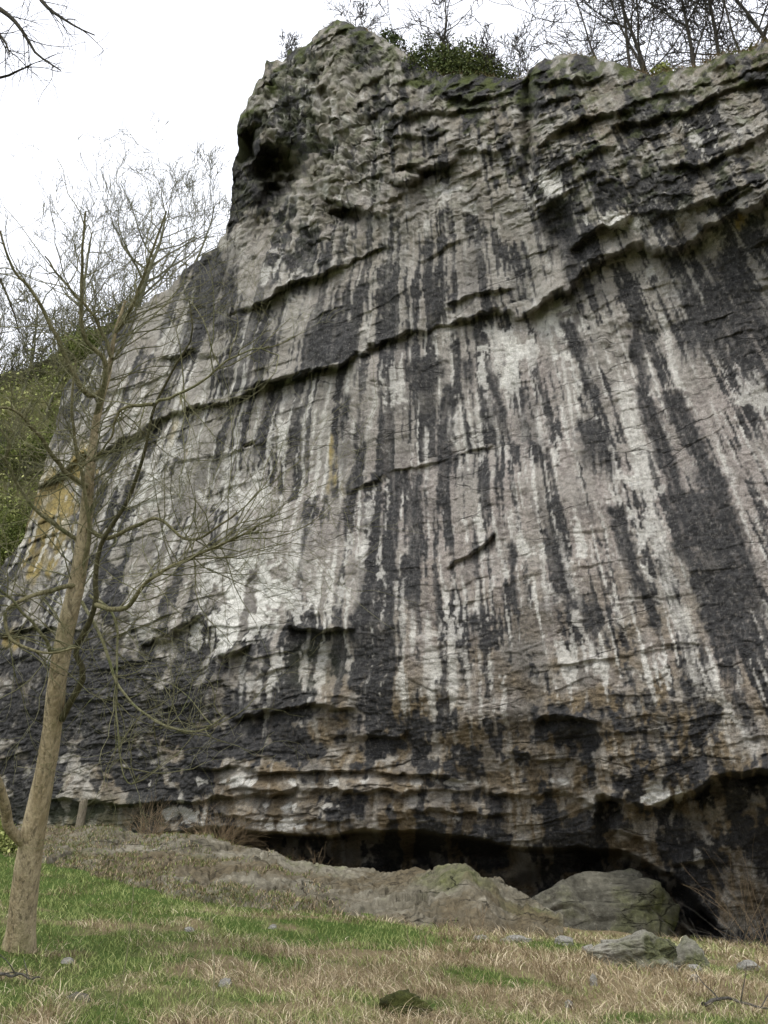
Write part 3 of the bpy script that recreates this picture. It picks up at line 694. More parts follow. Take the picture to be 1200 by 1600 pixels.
def bare_tree(name, base, height, rad, label, group, seed, lean=(0, 0), mat=M_DARKBARK, tmat=M_GREYTWIG, depth=3, stems=1, nb=9, cat='tree', minr=.006, up=.10, crown=.35, kids=(4, 6)):
    r = random.Random(seed); o = empty(name, base); tag(o, label, cat, group)
    cr = Tubes(); base = np.asarray(base, float)
    for s in range(stems):
        tk = Tubes()
        ln = np.array([lean[0]+(r.uniform(-.35, .35) if stems > 1 else 0), lean[1], 1.0])
        pts = [base]; d = ln/np.linalg.norm(ln); m = 9; H = height*(r.uniform(.75, 1) if s else 1)
        for i in range(m-1):
            d = d+.10*rv(r)+np.array([0, 0, .05]); d /= np.linalg.norm(d); pts.append(pts[-1]+d*H/(m-1)*.8)
        R = rad*np.linspace(1, .22, m)*(1 if s == 0 else .7); tk.add(smooth(pts, 24), np.interp(np.linspace(0, 1, 24), np.linspace(0, 1, m), R), 8)
        tk.build('trunk', mat, o)
        for k in range(nb):
            f = crown+(1-crown)*(k+r.random())/nb; i = min(int(f*(m-1)), m-2); q = pts[i]+(pts[i+1]-pts[i])*(f*(m-1)-i)
            a = k*2.4+r.uniform(-.4, .4); dirv = np.array([math.cos(a), math.sin(a), r.uniform(.35, 1.0)])
            grow(cr, r, q, dirv, H*r.uniform(.22, .38)*(1.15-.5*f), R[i]*.5, depth-1, up, .8, .24, kids, minr)
    cr.build('crown', tmat, o)
    return o

def leaf_cloud(centers, radii, n, size, seed, shell=.35, squash=.8):
    g = np.random.default_rng(seed); c = np.asarray(centers, float); r = np.asarray(radii, float)
    wgt = r**2; idx = g.choice(len(c), n, p=wgt/wgt.sum())
    d = g.normal(size=(n, 3)); d /= np.linalg.norm(d, axis=1)[:, None]
    rr = r[idx]*(1-shell*g.random(n)**1.5*1.6)*(1+.35*gn(d[:, 0]*3+idx*5.1, d[:, 2]*3+d[:, 1]*2, seed))
    p = c[idx]+d*rr[:, None]*np.array([1, 1, squash])
    a = g.normal(size=(n, 3)); a /= np.linalg.norm(a, axis=1)[:, None]; b = np.cross(a, g.normal(size=(n, 3))); b /= np.linalg.norm(b, axis=1)[:, None]
    s = size*(.6+.8*g.random(n))[:, None]
    V = np.stack([p-a*s, p+b*s*.5, p+a*s, p-b*s*.5], 1).reshape(-1, 3)
    F = np.arange(n*4).reshape(n, 4)
    tone = np.clip(.5+.28*g.normal(size=n)+.3*gn(p[:, 0]*1.3, p[:, 2]*1.3, seed+1), 0, 1)
    return V, F, np.repeat(tone, 4)
def bush(name, base, blobs, n, size, label, mat, group=None, seed=1, cat='bush', stems=5, smat=M_DARKBARK):
    o = empty(name, base); tag(o, label, cat, group); b0 = np.asarray(base, float)
    V, F, tone = leaf_cloud([b[:3] for b in blobs], [b[3] for b in blobs], n, size, seed)
    mesh_np('foliage', V-b0, F, mat, o, {'tone': tone})
    tb = Tubes(); r = random.Random(seed)
    for k in range(stems):
        q = blobs[k % len(blobs)]; grow(tb, r, b0, np.array(q[:3])-b0+.3*rv(r), np.linalg.norm(np.array(q[:3])-b0)*1.25, .03, 2, .05, .6, .2, (3, 5), .006)
    tb.build('stem', smat, o)
    return o

# ---- the near tree at the left
def near_tree():
    base, t0 = hit(32, 1486)
    o = empty('bare_tree', base); tag(o, 'tall slender bare tree with smooth brown trunk standing in the grass at the left', 'tree')
    r = random.Random(5)
    def line(pts, dz=0.0): return np.array([pt(x, y, t0+dt) for x, y, dt in pts])
    tk = Tubes()
    tp = line([(24,1515,0),(32,1460,0),(40,1380,0),(52,1300,0),(66,1230,.05),(80,1150,.1),(90,1060,.15),(104,980,.2),(120,910,.25),(132,830,.3),(140,740,.35),(152,650,.4),(168,590,.45),(180,520,.5),(196,470,.55)])
    sm = smooth(tp, 70); f = np.linspace(0, 1, 70)
    px_r = np.interp(f, [0, .05, .2, .3, .5, .62, .75, .87, 1], [38, 22, 18.5, 15, 14, 12, 7.5, 4.5, 2])
    rr = px_r/FPX*t0*(1+.06*gn(f*30, f*0, 3))
    tk.add(sm, rr, 16); trunk = tk.build('trunk', M_TRUNK, o)
    def limb(pts, r0, r1, mat, name='branch', k=8):
        tb = Tubes(); P = smooth(line(pts), 36); P = P+.012*np.stack([gn(np.linspace(0, 9, 36), np.full(36, pts[0][0]+q), 9) for q in (0, 1, 2)], -1)
        tb.add(P, np.linspace(r0, r1, 36)/FPX*t0, k); tb.build(name, mat, o); return P
    limb([(44,1335,0),(36,1318,-.05),(14,1290,-.15),(2,1240,-.3),(-30,1150,-.5),(-60,1000,-.6)], 9, 5, M_TRUNK)
    limb([(96,1125,.1),(112,1095,.05),(129,1062,0),(127,1038,0),(118,1015,0),(138,975,-.05),(150,935,-.1),(149,905,-.1),(158,850,-.1),(205,770,-.2),(230,690,-.3),(244,630,-.3),(275,570,-.35),(300,525,-.4),(296,470,-.4)], 5.5, 1.0, M_LIMB)
    L = []
    L.append(limb([(150,945,-.1),(175,952,-.2),(200,948,-.3),(222,918,-.4),(262,888,-.5),(330,858,-.7),(400,826,-.9)], 4.2, 1.0, M_BRANCH))
    L.append(limb([(118,915,.2),(90,920,.1),(40,935,-.2),(8,958,-.3),(20,1000,-.4),(70,1020,-.4),(120,1012,-.5)], 4, 1.4, M_BRANCH))
    L.append(limb([(112,1010,.1),(80,1018,-.1),(72,1000,-.15),(30,950,-.3),(-20,900,-.5)], 3.5, 1.2, M_TWIG))
    L.append(limb([(133,825,.3),(170,840,.1),(215,820,0),(250,812,-.2),(300,845,-.3),(370,800,-.5)], 4, 1.2, M_BRANCH))
    L.append(limb([(138,760,.3),(100,735,.2),(60,680,0),(20,640,-.2),(-30,640,-.3)], 4.5, 1.5, M_BRANCH))
    L.append(limb([(130,850,.3),(60,800,.1),(30,760,0),(8,720,-.1),(15,690,-.2),(-20,650,-.3)], 4, 1.4, M_TWIG))
    L.append(limb([(150,650,.4),(165,570,.3),(130,520,.2),(128,420,.1),(134,330,0)], 5, 1.4, M_BRANCH))
    L.append(limb([(160,610,.4),(130,610,.3),(60,470,.1),(20,420,0),(0,360,-.1)], 5, 1.3, M_BRANCH))
    L.append(limb([(180,520,.5),(210,470,.4),(235,400,.3),(260,330,.2)], 4, 1.2, M_BRANCH))
    L.append(limb([(120,915,.25),(140,830,.2),(120,700,.1),(112,640,0),(118,560,0)], 4, 1.5, M_BRANCH))
    L.append(limb([(175,560,.45),(150,500,.4),(100,440,.3),(70,400,.2)], 3.5, 1.2, M_BRANCH))
    L.append(limb([(58,1265,0),(60,1190,-.2),(28,1138,-.3),(30,1060,-.3),(40,1010,-.4)], 3, 1.2, M_BRANCH) if False else L[0])
    L.append(limb([(128,940,.2),(160,1000,-.1),(190,1080,-.2),(250,1130,-.3),(310,1142,-.4),(352,1118,-.5)], 3, 1.0, M_TWIG))
    L.append(limb([(140,930,.2),(180,970,0),(182,1100,-.2),(190,1200,-.3),(205,1225,-.3),(218,1210,-.3)], 2.4, .9, M_TWIG))
    L.append(limb([(240,632,-.3),(190,640,-.2),(170,690,-.1),(140,720,0)], 3, 1, M_BRANCH))
    L.append(limb([(244,630,-.3),(310,600,-.5),(360,560,-.6),(420,540,-.8)], 2.5, .8, M_TWIG))
    tw = Tubes()
    def twigs(P, n, Lr, up, spread=1.0, rad=1.4, kids=(3, 4), depth=1, bias=(0, 0, 0)):
        for k in range(n):
            i = r.randint(4, 34); d = P[i+1]-P[i]; d /= np.linalg.norm(d)
            dv = d*.8+spread*rv(r)*np.array([1, .7, 1])+np.array(bias)
            grow(tw, r, P[i], dv, r.uniform(*Lr), rad*.8/FPX*t0, depth, up, .9, .34, kids, .0014, .4)
    for P in L: twigs(P, 11, (.35, .95), .02, depth=2, rad=1.5, kids=(2, 4))
    twigs(L[0], 22, (.4, 1.1), .0, depth=2, rad=1.3)
    for P in L[12:14]: twigs(P, 10, (.3, .7), -.06, rad=1.1)
    for i in range(30, 68):
        for k in range(3):
            d = sm[i+1]-sm[i]; d /= np.linalg.norm(d)
            a = r.uniform(0, 6.28); dv = d*.5+np.array([math.cos(a), math.sin(a)*.6, r.uniform(-.3, .7)])
            if i < 44 and r.random() < .5: continue
            grow(tw, r, sm[i], dv, r.uniform(.35, 1.25), 1.4/FPX*t0, 2, .05, .9, .32, (2, 4), .0014, .4)
    tw.build('twigs', M_TWIG, o)
near_tree()

# ---- overhanging branch of a tree standing left of the view
def corner_tree():
    base = np.array([-5.6, 5.2, float(gz(-5.6, 5.2))]); o = empty('overhanging_tree', base)
    tag(o, 'dark bare boughs reaching into the top left corner from a tree beyond the picture', 'tree')
    r = random.Random(31); tk = Tubes()
    tip = pt(-150, -150, 9.0)
    P = smooth([base-np.array([0, 0, .2]), base+np.array([.2, .2, 3]), base+(tip-base)*.6, tip], 30); tk.add(P, np.linspace(.17, .06, 30), 12); tk.build('trunk', M_DARKBARK, o)
    for pts in ([(-150,-150,9),(-40,-20,8.6),(20,30,8.3),(45,65,8.2),(58,85,8.1),(95,110,8)], [(-150,-150,9),(20,-60,8.6),(68,5,8.3),(100,30,8.1),(125,45,8),(148,55,8)],
                [(-150,-100,9),(-80,60,8.6),(-10,118,8.4),(25,112,8.3),(50,100,8.2)], [(-150,-100,9),(-60,10,8.6),(0,55,8.4),(15,85,8.3)],
                [(-150,-150,9),(-170,100,8.8),(-100,280,8.5),(-30,380,8.3),(15,470,8.1),(30,520,8)]):
        Q = smooth([pt(*p) for p in pts], 26); tb = Tubes(); tb.add(Q, np.linspace(.05, .006, 26), 6); tb.build('branch', M_DARKBARK, o)
        tw = Tubes()
        for k in range(15):
            i = r.randint(9, 24); d = Q[i+1]-Q[i]; d /= np.linalg.norm(d)
            grow(tw, r, Q[i], d+.8*rv(r), r.uniform(.2, .5), .006, 1, -.04, .8, .2, (3, 5), .0022, .4)
        tw.build('twigs', M_DARKBARK, o)
corner_tree()

# ---- the hillside behind the left end of the crag
def build_hill():
    K, R = 150, 110
    px = np.linspace(-900, 420, K); top = poly_y(px, [(-900,700),(-300,610),(-100,590),(0,584),(50,574),(80,556),(130,522),(200,494),(300,478),(420,478)])
    b = np.linspace(0, 1, R)[:, None]; PY = 1330+(top-1330)*b; PXX = px+0*b
    t = 31+14*b**1.3+.7*fbm(PXX/80, PY/60, 4, 600)
    P = pt(PXX, PY, t); front = P.copy()
    E = []
    for db, dn in ((3, .4), (10, .8), (40, 1.0), (42, -25)):
        e = P[-1].copy(); e[:, 1] += db; e[:, 2] += dn; E.append(e)
    P = np.concatenate([P, np.stack(E)], 0)
    n = Nodes('wooded_bank'); f = n.noise(.9, 6, .65); g = n.noise(6, 5, .7)
    c = n.mix(n.ramp(f, [(.35, 0), (.65, 1)]), n.mix(g, (.07, .085, .025), (.15, .17, .05)), n.mix(g, (.17, .15, .085), (.32, .30, .14)))
    n.bump(g, 1, .3)
    o = mesh_np('hillside', P.reshape(-1, 3), grid_faces(P.shape[0], K), n.done(c, .95, .1)); tag(o, 'steep green bank behind the left end of the crag', kind='structure')
    # undergrowth covering it
    N = 120000; g2 = np.random.default_rng(3)
    ii = g2.random(N)*(R-2); jj = g2.random(N)*(K-2); i = ii.astype(int); j = jj.astype(int)
    p = front[i, j]+(front[i+1, j]-front[i, j])*(ii-i)[:, None]+(front[i, j+1]-front[i, j])*(jj-j)[:, None]
    q = fbm(p[:, 0]/2.2, p[:, 2]/1.6, 3, 610); keep = g2.random(N) < sst(-.5, .35, q); p = p[keep]; q = q[keep]; N = len(p)
    p = p+np.array([0, -1, .6])*(g2.random(N)**1.5*(.4+1.2*np.clip(q+.3, 0, 1)))[:, None]
    a = g2.normal(size=(N, 3)); a /= np.linalg.norm(a, axis=1)[:, None]; bb = np.cross(a, g2.normal(size=(N, 3))); bb /= np.linalg.norm(bb, axis=1)[:, None]
    s = .075*(.5+g2.random(N))[:, None]
    V = np.stack([p-a*s, p+bb*s*.5, p+a*s, p-bb*s*.5], 1).reshape(-1, 3)
    tone = np.clip(.55+.25*g2.normal(size=N)+.35*q, 0, 1)
    u = mesh_np('undergrowth', V, np.arange(N*4).reshape(N, 4), M_IVY, None, {'tone': np.repeat(tone, 4)})
    tag(u, 'ivy and low scrub covering the bank behind the crag at the left', 'undergrowth', kind='stuff')
    return front, px
HILL, HPX = build_hill()
def hill_at(px, f):
    j = int(np.argmin(np.abs(HPX-px))); i = int(f*(HILL.shape[0]-1)); return HILL[i, j]
G1 = 'bare trees on the bank behind the crag'
for k, (px, lab) in enumerate([(-10, 'leafless shrub on the bank crest at the left edge'), (22, 'leafless shrub on the bank crest, second from the left edge'), (58, 'leafless shrub on the bank crest, third from the left edge'),
                               (92, 'leafless shrub on the bank crest, fourth from the left edge'), (128, 'leafless shrub on the bank crest, fifth from the left edge'), (165, 'leafless shrub on the bank crest, sixth from the left edge'), (190, 'leafless shrub on the bank crest nearest the crag')]):
    bare_tree('bare_shrub', hill_at(px, .97)-np.array([0, 0, .2]), 3.2, .045, lab, 'leafless shrubs along the bank crest', 500+k, (0, 0), M_FARTWIG, M_FARTWIG, 3, 3, 7, cat='shrub', minr=.011, crown=.1, kids=(4, 5))
for k, (px, f, h, rd, ln, lab, nbb) in enumerate([
    (205, .97, 13.0, .17, .10, 'tallest bare tree on the bank, round crown against the sky left of the prow', 13),
    (112, .96, 10.5, .13, .06, 'bare upright tree on the bank left of the tallest tree', 11),
    (272, .98, 9.5, .10, .22, 'bare slanting tree on the bank closest to the edge of the prow', 9),
    (40, .97, 6.5, .10, -.05, 'low spreading bare tree on the bank near the left edge of the picture', 10),
    (-20, .95, 8.0, .10, .05, 'bare tree at the very left edge of the picture on the bank', 9),
    (75, .90, 6.0, .08, .1, 'slender bare tree low on the bank, just left of the upright one', 9), (150, .90, 6.5, .08, .1, 'slender bare tree on the bank between the upright and the tallest trees', 9),
    (235, .93, 5.5, .07, .2, 'small bare tree on the bank where it runs behind the crag edge', 9), (15, .72, 5.5, .07, .0, 'bare sapling half way up the bank at the left edge', 9),
    (65, .66, 5.0, .06, .1, 'bare sapling half way up the bank beside the crag', 9)]):
    p = hill_at(px, f)-np.array([0, 0, .3])
    bare_tree('bare_tree', p, h, rd, lab, G1, 40+k, (ln, 0), M_FARTWIG, M_FARTWIG, 4, 1, nbb+3, minr=.010, crown=.22, kids=(3, 5))
for k, (px, f, rx, lab) in enumerate([(30, .80, 1.9, 'bright green ivy-covered bush on the bank below the leftmost trees'), (60, .62, 1.7, 'leafy green bush on the bank beside the yellow lichen'),
                                      (150, .93, 1.5, 'olive bush under the bare trees where the bank meets the crag'), (212, .96, .9, 'small dark ivy bush at the foot of the tallest bank tree'), (-30, .7, 2.0, 'green bush cut by the left edge of the picture'), (20, .45, 1.6, 'low green bush on the bank just above the left end of the crag')]):
    p = hill_at(px, f); r = random.Random(70+k)
    blobs = [(p[0]+r.uniform(-1, 1)*rx, p[1]-.4+r.uniform(-.5, .5), p[2]+r.uniform(.1, 1.0)*rx*.7, rx*r.uniform(.35, .6)) for _ in range(7)]
    bush('bush', p, blobs, int(6000*rx), .055, lab, M_BUSH2, 'bushes on the bank', 80+k)

# ---- trees and bushes on top of the crag
G2 = 'bare trees along the top of the crag'
for k, (px, back, h, rd, ln, dep, st, lab) in enumerate([
    (545, 1.0, 2.0, .03, .25, 3, 3, 'little bare sapling on the summit of the prow'),
    (448, .6, 1.3, .02, -.3, 3, 3, 'tiny leafless shrub on the left shoulder of the prow'),
    (700, .8, 2.0, .03, .0, 3, 4, 'twiggy leafless shrub among the rounded evergreen bush'),
    (752, .8, 1.7, .025, .1, 3, 4, 'twiggy leafless shrub among the lower evergreen bush'),
    (676, 1.5, 5.5, .10, .02, 4, 1, 'bare leaning tree rising out of the evergreen bush'),
    (800, 1.0, 2.2, .03, .0, 3, 3, 'thin bare shrub at the right end of the evergreen bush'),
    (955, 2.2, 5.0, .07, -.45, 3, 1, 'bare tree leaning out left above the right-hand block'),
    (985, 2.0, 7.5, .10, .02, 4, 1, 'straight bare tree first from the left in the right-hand thicket'),
    (1030, 3.2, 8.0, .12, -.05, 4, 2, 'forked bare tree with two stems in the right-hand thicket'),
    (1085, 2.6, 7.0, .12, .12, 4, 1, 'bare tree bending right in the middle of the right-hand thicket'),
    (1130, 3.4, 8.0, .11, .0, 4, 1, 'upright bare tree right of the bending tree'),
    (1175, 2.4, 7.0, .10, .1, 4, 2, 'dense bare tree near the right edge of the picture'),
    (1240, 3.0, 8.0, .11, -.1, 4, 1, 'bare tree whose boughs reach in from the right edge')]):
    bare_tree('bare_tree', top_at(px, back*.45)-np.array([0, 0, .2]), h*1.15, rd*.55, lab, G2, 100+k, (ln, -.05), M_TOPTWIG, M_TOPTWIG, dep, st, 12 if dep > 3 else 8, minr=.009, crown=.08, kids=(3, 5))
def crag_bush(px0, px1, n, rr, lab, seed, mat=M_DKIVY, back=.5, count=2600, size=.06, up=.7):
    r = random.Random(seed); b0 = top_at((px0+px1)/2, back); blobs = []
    for k in range(n):
        p = top_at(px0+(px1-px0)*(k+.5)/n, back+r.uniform(-.3, .4)); q = rr*r.uniform(.6, 1.1)*(1-.35*abs((k+.5)/n-.45))
        blobs.append((p[0], p[1], p[2]+q*r.uniform(.3, up+.4), q))
    bush('bush', b0, blobs, count, size, lab, mat, 'bushes along the top of the crag', seed)
crag_bush(652, 735, 9, .95, 'rounded dark evergreen bush in the notch right of the prow', 201, M_BUSH, count=11000, size=.045)
crag_bush(722, 795, 6, .65, 'lower evergreen bush right of the rounded one', 202, M_BUSH, count=6000, size=.04)
crag_bush(598, 645, 4, .4, 'small dark bush on the right shoulder of the prow', 203, count=700)
crag_bush(1010, 1060, 3, .3, 'small green cushion bush at the foot of the right-hand thicket', 204, M_IVY, .4, 900, .05)
crag_bush(1150, 1215, 4, 1.0, 'brushy dark bush at the right edge of the crag top', 205, M_DKIVY, 1.5, 2500)

# ------------------------------------------------------------------ grass
def blades(name, P, H, Wd, lean, seed, mat, label, tone, cat='grass', segs=3, dirs=None, parent=None, kind='stuff'):
    g = np.random.default_rng(seed); n = len(P)
    a = g.random(n)*6.2832 if dirs is None else dirs
    d = np.stack([np.cos(a), np.sin(a), np.zeros(n)], 1); s = np.stack([-np.sin(a+g.normal(size=n)*.8), np.cos(a+g.normal(size=n)*.8), np.zeros(n)], 1)
    V = []
    for k in range(segs+1):
        f = k/segs
        up = H*(f-lean*.42*f*f*1.2); out = H*lean*f*f
        c = P+np.array([0, 0, 1])*up[:, None]+d*out[:, None]; wv = (Wd*(1-f*.85)*.5)[:, None]
        V += [c-s*wv, c+s*wv]
    V = np.stack(V, 1).reshape(-1, 3); m = 2*(segs+1)
    base = (np.arange(n)*m)[:, None]
    F = np.concatenate([base+np.array([2*k, 2*k+1, 2*k+3, 2*k+2])[None] for k in range(segs)], 0)
    o = mesh_np(name, V, F, mat, parent, {'tone': np.repeat(np.clip(tone, 0, 1), m)})
    return tag(o, label, cat, kind=kind) if parent is None else o
def scatter(n, seed, r0=3.6, r1=25, ang=42):
    g = np.random.default_rng(seed); r = r0*(r1/r0)**g.random(n); a = np.radians((g.random(n)*2-1)*ang)
    x = r*np.sin(a); y = r*np.cos(a); return x, y, g
def off_shelf(x, y):                       # keep turf off the bedrock
    px = CX+FPX*x/np.maximum(y, 1)*1.0
    lim = np.interp(x, [-12, -7, -5, -3, 0, 2, 4, 6, 9], SHELF_Y)
    return y < lim
_b = {}
for X_, q in ((-12, -60), (-7, 60), (-5, 250), (-3, 400), (0, 600), (2, 720), (4, 860), (6, 1000), (9, 1200)): pass
def _limy(px, py): return hit(px, py)[0]
_ed = np.array([_limy(px, py)[:2] for px, py in ((-60,1350),(60,1356),(150,1378),(250,1404),(300,1414),(450,1430),(600,1446),(720,1458),(800,1466),(880,1480),(1000,1492),(1100,1500),(1250,1505),(1500,1520))])
_ed = _ed[np.argsort(_ed[:, 0])]
def off_shelf(x, y): return y < np.interp(x, _ed[:, 0], _ed[:, 1])+.5+.7*gn(x/.9, y/.9, 720)+.35*gn(x/.25, y/.25, 721)+4*sst(1.9, 2.4, x)
x, y, g = scatter(230000, 11)
dd = deadness(x, y); k = off_shelf(x, y) & (g.random(len(x)) > sst(.35, .75, dd)*.78); x, y, dd = x[k], y[k], dd[k]; n = len(x)
H = (.04+.07*g.random(n))*(1+.5*gn(x/.5, y/.5, 701)); sc_ = np.clip(np.hypot(x, y)/9, .7, 2.2)
blades('grass', np.stack([x, y, gz(x, y)-.01], 1), H*(.8+.25*sc_), .005*sc_*(1+.6*g.random(n)), .4+.6*g.random(n), 12, M_GREEN, 'short green grass on the slope below the crag',
       .45+.18*g.normal(size=n)+.22*gn(x/1.2, y/1.2, 702)+.15*dd)
# thin turf creeping over the bedrock shelf
g = np.random.default_rng(88); R_, K_ = SHELF.shape[:2]; n0 = 60000
i = (g.random(n0)**1.3*(R_-8)).astype(int); j = (g.random(n0)*(K_-1)).astype(int); P = SHELF[i, j]
pk = sst(-.15, .5, fbm(P[:, 0]/1.1, P[:, 1]/.7, 3, 89)+.75*sst(-1.0, -6, P[:, 0])+.9*sst(40, 0, i*1.0)-.25-.9*sst(-1.4, .0, P[:, 0]))
k = g.random(n0) < pk; P = P[k]; n = len(P); dk = g.random(n) < .55
for nm, mk, sel, lab in (('shelf_turf', M_GREEN, ~dk, 'sparse green turf creeping over the bedrock shelf'), ('shelf_straw', M_DEAD, dk, 'sparse withered grass on the bedrock shelf')):
    m = int(sel.sum()); blades(nm, P[sel]+g.normal(size=(m, 3))*np.array([.02, .02, 0]), .04+.09*g.random(m), .009*(1+.5*g.random(m)), .5+.7*g.random(m), 90, mk, lab, .22+.16*g.normal(size=m), segs=2)
# withered tussocks
g = np.random.default_rng(21); nt_ = 6800
x, y, _ = scatter(nt_, 22); dd = deadness(x, y); k = off_shelf(x, y) & (g.random(nt_) < sst(.25, .75, dd)*.92+.08); x, y, dd = x[k], y[k], dd[k]
reps = 38; n = len(x)*reps; xi = np.repeat(x, reps); yi = np.repeat(y, reps); rs = np.hypot(xi, yi)
ang = g.random(n)*6.2832; rad = np.abs(g.normal(size=n))*(.04+.012*rs); xb = xi+np.cos(ang)*rad; yb = yi+np.sin(ang)*rad
size = np.repeat(.5+.8*g.random(len(x))*np.clip(dd, .3, 1), reps)
comb = np.repeat(-1.9+.9*g.normal(size=len(x)), reps)         # each tussock is combed its own way
dirs = np.where(g.random(n) < .6, comb+.5*g.normal(size=n), ang)
H = (.07+.17*g.random(n))*size; sc_ = np.clip(rs/9, .75, 2.0)
blades('withered_grass', np.stack([xb, yb, gz(xb, yb)-.01], 1), H, .0042*sc_*(1+.7*g.random(n)), .55+.95*g.random(n), 23, M_DEAD, 'pale withered tussock grass in the foreground',
       np.repeat(.5+.22*g.normal(size=len(x)), reps)+.24*g.normal(size=n), segs=4, dirs=dirs)
# tall dead stalks
g = np.random.default_rng(33); tb = Tubes()
for i, (px, py, h, dx) in enumerate([(178,1600,.75,.03),(330,1592,.62,-.05),(285,1590,.30,.02),(550,1555,.3,.03),(272,1560,.3,.01),(640,1520,.3,-.02)]):
    p, t = hit(px, min(py, 1598)); tb = Tubes(); q = p+np.array([dx, 0, h])
    tb.add(smooth([p, p+(q-p)*.5+np.array([.02, 0, 0]), q], 8), np.linspace(.004, .0018, 8), 4)
    o = tb.build('dead_stalk', M_DEAD_ST if 'M_DEAD_ST' in globals() else M_TWIG)
    tag(o, ['tallest pale dead stalk, rising from the bottom edge at the left', 'long thin leaning stalk in the grass right of the tallest stalk', 'short stalk beside the long leaning stalk', 'thin stalk among withered grass in the middle foreground', 'little stalk behind the tallest stalk', 'short thin stalk in the grass right of centre'][i], 'stalk', 'dead stalks in the grass')

# turf fringe on the crag top
def fringe():
    g = np.random.default_rng(44); idx = np.where((CL_TX > 500) & (CL_TX < 1400))[0]
    n = 16000; i = g.choice(idx, n); w_ = gn(CL_TX[i]/25, np.zeros(n), 45); keep = w_ > np.where(CL_TX[i] > 980, -.5, .0); i = i[keep]; n = len(i)
    P = CL_TOP[i].copy(); bk = g.random(n)*1.0; P[:, 1] += bk; P[:, 0] += bk*.35+g.normal(size=n)*.03; P[:, 2] += .03+.08*bk
    blades('turf_fringe', P, .10+.22*g.random(n), np.full(n, .012), .5+.8*g.random(n), 46, M_DEAD, 'brown grass fringe along the top edge of the crag', .25+.15*g.normal(size=n), segs=3)
    n = 6000; i = g.choice(idx, n); keep = gn(CL_TX[i]/18, np.zeros(n)+3, 47) > .1; i = i[keep]; n = len(i)
    P = CL_TOP[i].copy(); bk = g.random(n)*.6; P[:, 1] += bk; P[:, 2] += .03
    blades('green_turf', P, .06+.12*g.random(n), np.full(n, .012), .5+.8*g.random(n), 48, M_GREEN, 'green grass cushions along the top edge of the crag', .4+.15*g.normal(size=n), segs=3)
fringe()

# ------------------------------------------------------------------ stones, plants and post
stones = [(648,1436,40,12,'flat pale stone at the edge of the bright grass, below the hump of the shelf'),(808,1470,52,9,'long flat stone at the foot of the shelf'),(884,1474,34,12,'flat pale stone just left of the moss-patched boulder'),
          (752,1468,26,8,'thin low stone left of the long flat stone'),(295,1455,18,7,'small white stone in the bright green grass at the left'),(102,1504,22,8,'small white stone near the foot of the near tree'),
          (930,1537,14,16,'upright little grey stone in the middle of the right-hand grass'),(1085,1515,30,10,'pale flat rock below the pointed boulder'),(1088,1532,18,10,'small pale stone in front of the flat rock by the pointed boulder'),
          (350,1540,22,12,'tan stone in the withered grass near the long stalk'),(890,1572,14,10,'small whitish stone low in the right-hand grass'),(922,1488,22,12,'grey stone touching the left end of the moss-patched boulder'),
          (1175,1513,40,12,'pale stone under the dry bramble at the right edge'),(120,1562,44,14,'low dark grey rock in the bottom left grass'),(425,1450,16,6,'small pale stone in the bright grass near the middle')]
for i, (cx, cy, wd, ht, lab) in enumerate(stones):
    boulder('stone', cx-wd/2, cx+wd/2, cy-ht*.9, cy+ht*.35, lab, M_BOULDER if 'dark' in lab else M_STONE, 'loose stones in the grass', sub=3, seed=20+i, rough=.7, cat='stone')
# mossy hump with dark hollow
boulder('mossy_hummock', 592, 672, 1548, 1590, 'mossy dark hummock at the bottom of the picture in the withered grass', mat_rock('moss_clump', (.02, .02, .008), (.07, .075, .02), .9, 8), sub=4, seed=61, rough=1.0, cat='hummock')

def dry_plant(px, py, n, L, label, seed, mat=M_TWIG, rad=.006, tilt=(0, 0), t=None, spread=.8, up=.03):
    p, th = hit(px, py); 
    if t: p = pt(px, py, t)
    o = empty('dry_bramble', p); tag(o, label, 'dry plant', 'dry brambles at the foot of the crag'); r = random.Random(seed)
    tb = Tubes()
    for k in range(n):
        d = np.array([r.gauss(tilt[0], spread*.6), r.gauss(0, .3), 1.0]); grow(tb, r, p+np.array([r.gauss(0, .18), r.gauss(0, .1), -.03]), d, L*r.uniform(.6, 1.1), rad, 1, up, .5, .15, (2, 4), .002, .35)
    tb.build('stems', mat, o)
M_STRAW = mat_bark('straw_stem', (.22, .15, .085), (.42, .32, .2), 10)
dry_plant(232, 1318, 60, .75, 'tawny dry plant clump under the drip-streaked band at the left', 301, M_STRAW, .005, (.1, 0), 20.5, 1.0, -.05)
dry_plant(345, 1326, 70, .85, 'spreading tawny bramble clump at the left end of the cave', 302, M_STRAW, .006, (.1, 0), 19.5, 1.5, -.06)
dry_plant(940-1, 0+1350, 1, .1, 'x', 1) if False else None
dry_plant(480, 1362, 16, .4, 'small dry clump at the lip of the shelf left of the hump', 303, M_STRAW, .004, (0, 0), 19.5, .8, -.03)
dry_plant(478, 1415, 14, .35, 'little reddish dry clump on the middle of the shelf', 304, M_DARKBARK, .004, (0, 0), 17.5, .8, 0)
dry_plant(1150, 1500, 26, 1.0, 'tangle of pale arching bramble stems at the right edge', 305, M_GREYTWIG, .010, (-.2, 0), 14.5, 1.4, -.06)
dry_plant(1185, 1490, 18, 1.2, 'tall brown bramble stems cut by the right edge of the picture', 306, M_STRAW, .009, (.1, 0), 14.8, .9, -.04)
dry_plant(845, 1490, 22, .45, 'small brown stalks between the shelf and the big dark boulder', 307, M_STRAW, .004, (0, 0), 15.5, .5, 0)
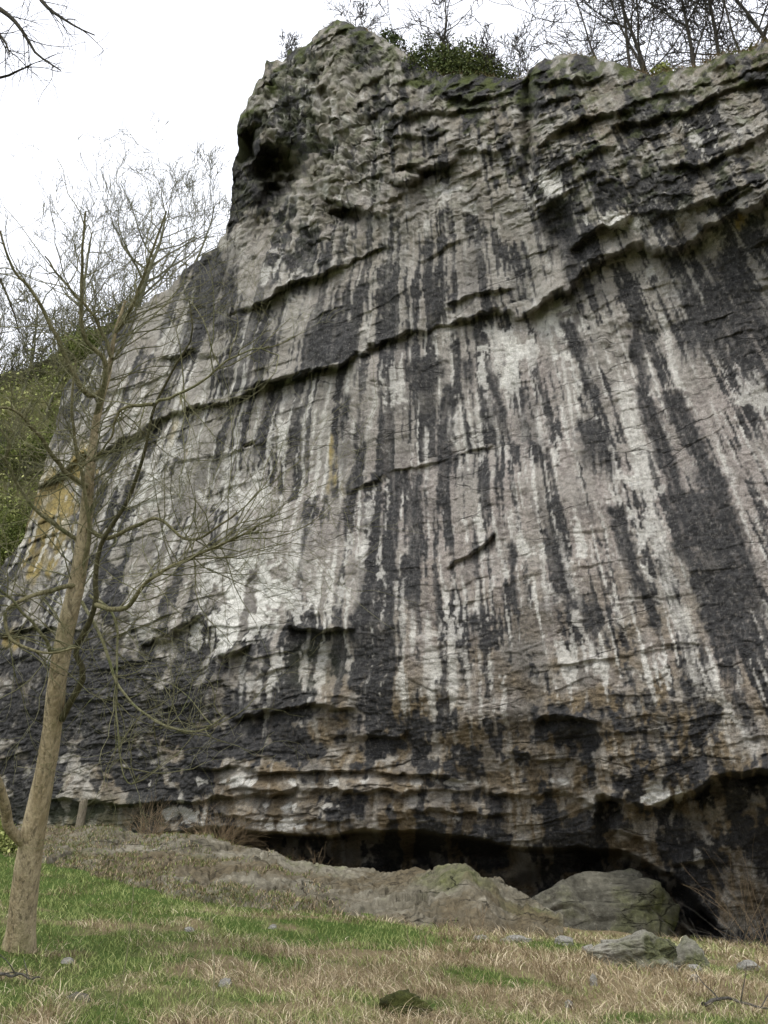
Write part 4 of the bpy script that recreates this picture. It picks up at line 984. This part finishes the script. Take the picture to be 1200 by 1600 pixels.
dry_plant(700, 1498, 20, .3, 'brown dry stems at the grass edge below the hump', 308, M_STRAW, .003, (0, 0), None, .6, 0)
# gorse-like green bush behind the near trunk
p, t = pt(5, 1335, 15), 15
bush('bush', p, [(p[0]-.3, p[1], p[2]+.25, .45), (p[0]+.15, p[1], p[2]+.1, .3), (p[0]-.5, p[1]+.3, p[2]+.5, .4)], 5200, .035, 'dark green bush behind the foot of the near tree', M_IVY, None, 320)
def fallen(pts, r0, label, seed):
    P = []
    for px, py in pts:
        q, _ = hit(px, py); P.append(q+np.array([0, 0, .05]))
    tb = Tubes(); Q = smooth(P, 18); Q[:, 2] += .02*gn(np.arange(18)/3, np.zeros(18), seed); tb.add(Q, np.linspace(r0, r0*.35, 18), 6)
    r = random.Random(seed)
    for k in (5, 9, 13): grow(tb, r, Q[k], np.array([r.gauss(0, 1), r.gauss(0, .5), .5]), .3, r0*.4, 0, 0, .5, .3, (1, 2), .002)
    tag(tb.build('fallen_branch', M_GREYTWIG), label, 'fallen branch')
fallen([(1100,1582),(1130,1574),(1160,1580),(1195,1588),(1230,1592)], .016, 'crooked pale fallen branch lying in the grass in the bottom right corner', 71)
fallen([(-20,1532),(20,1537),(60,1541)], .014, 'short fallen branch lying in the grass below the near tree at the left edge', 72)
# post
def post():
    p = pt(122, 1304, 20.0); o = empty('wooden_post', p); tag(o, 'short weathered wooden post standing at the foot of the crag behind the near tree', 'post')
    k = 14; zs = [-.3, 0, .3, .55, .70, .735, .74]; rs = [.10, .098, .095, .09, .088, .07, .0]
    r = random.Random(4); V = []; F = []
    for z, rr in zip(zs, rs):
        for j in range(k):
            a = 2*math.pi*j/k; q = rr*(1+.10*math.sin(3*a+z)+.04*r.random()); V.append((q*math.cos(a)+.03*z, q*math.sin(a), z+.03*math.cos(a)*(z > .6)))
    for i in range(len(zs)-1):
        for j in range(k): F.append((i*k+j, i*k+(j+1) % k, (i+1)*k+(j+1) % k, (i+1)*k+j))
    mesh_np('shaft', V, F, M_WOOD, o)
post()
bpy.context.view_layer.update()
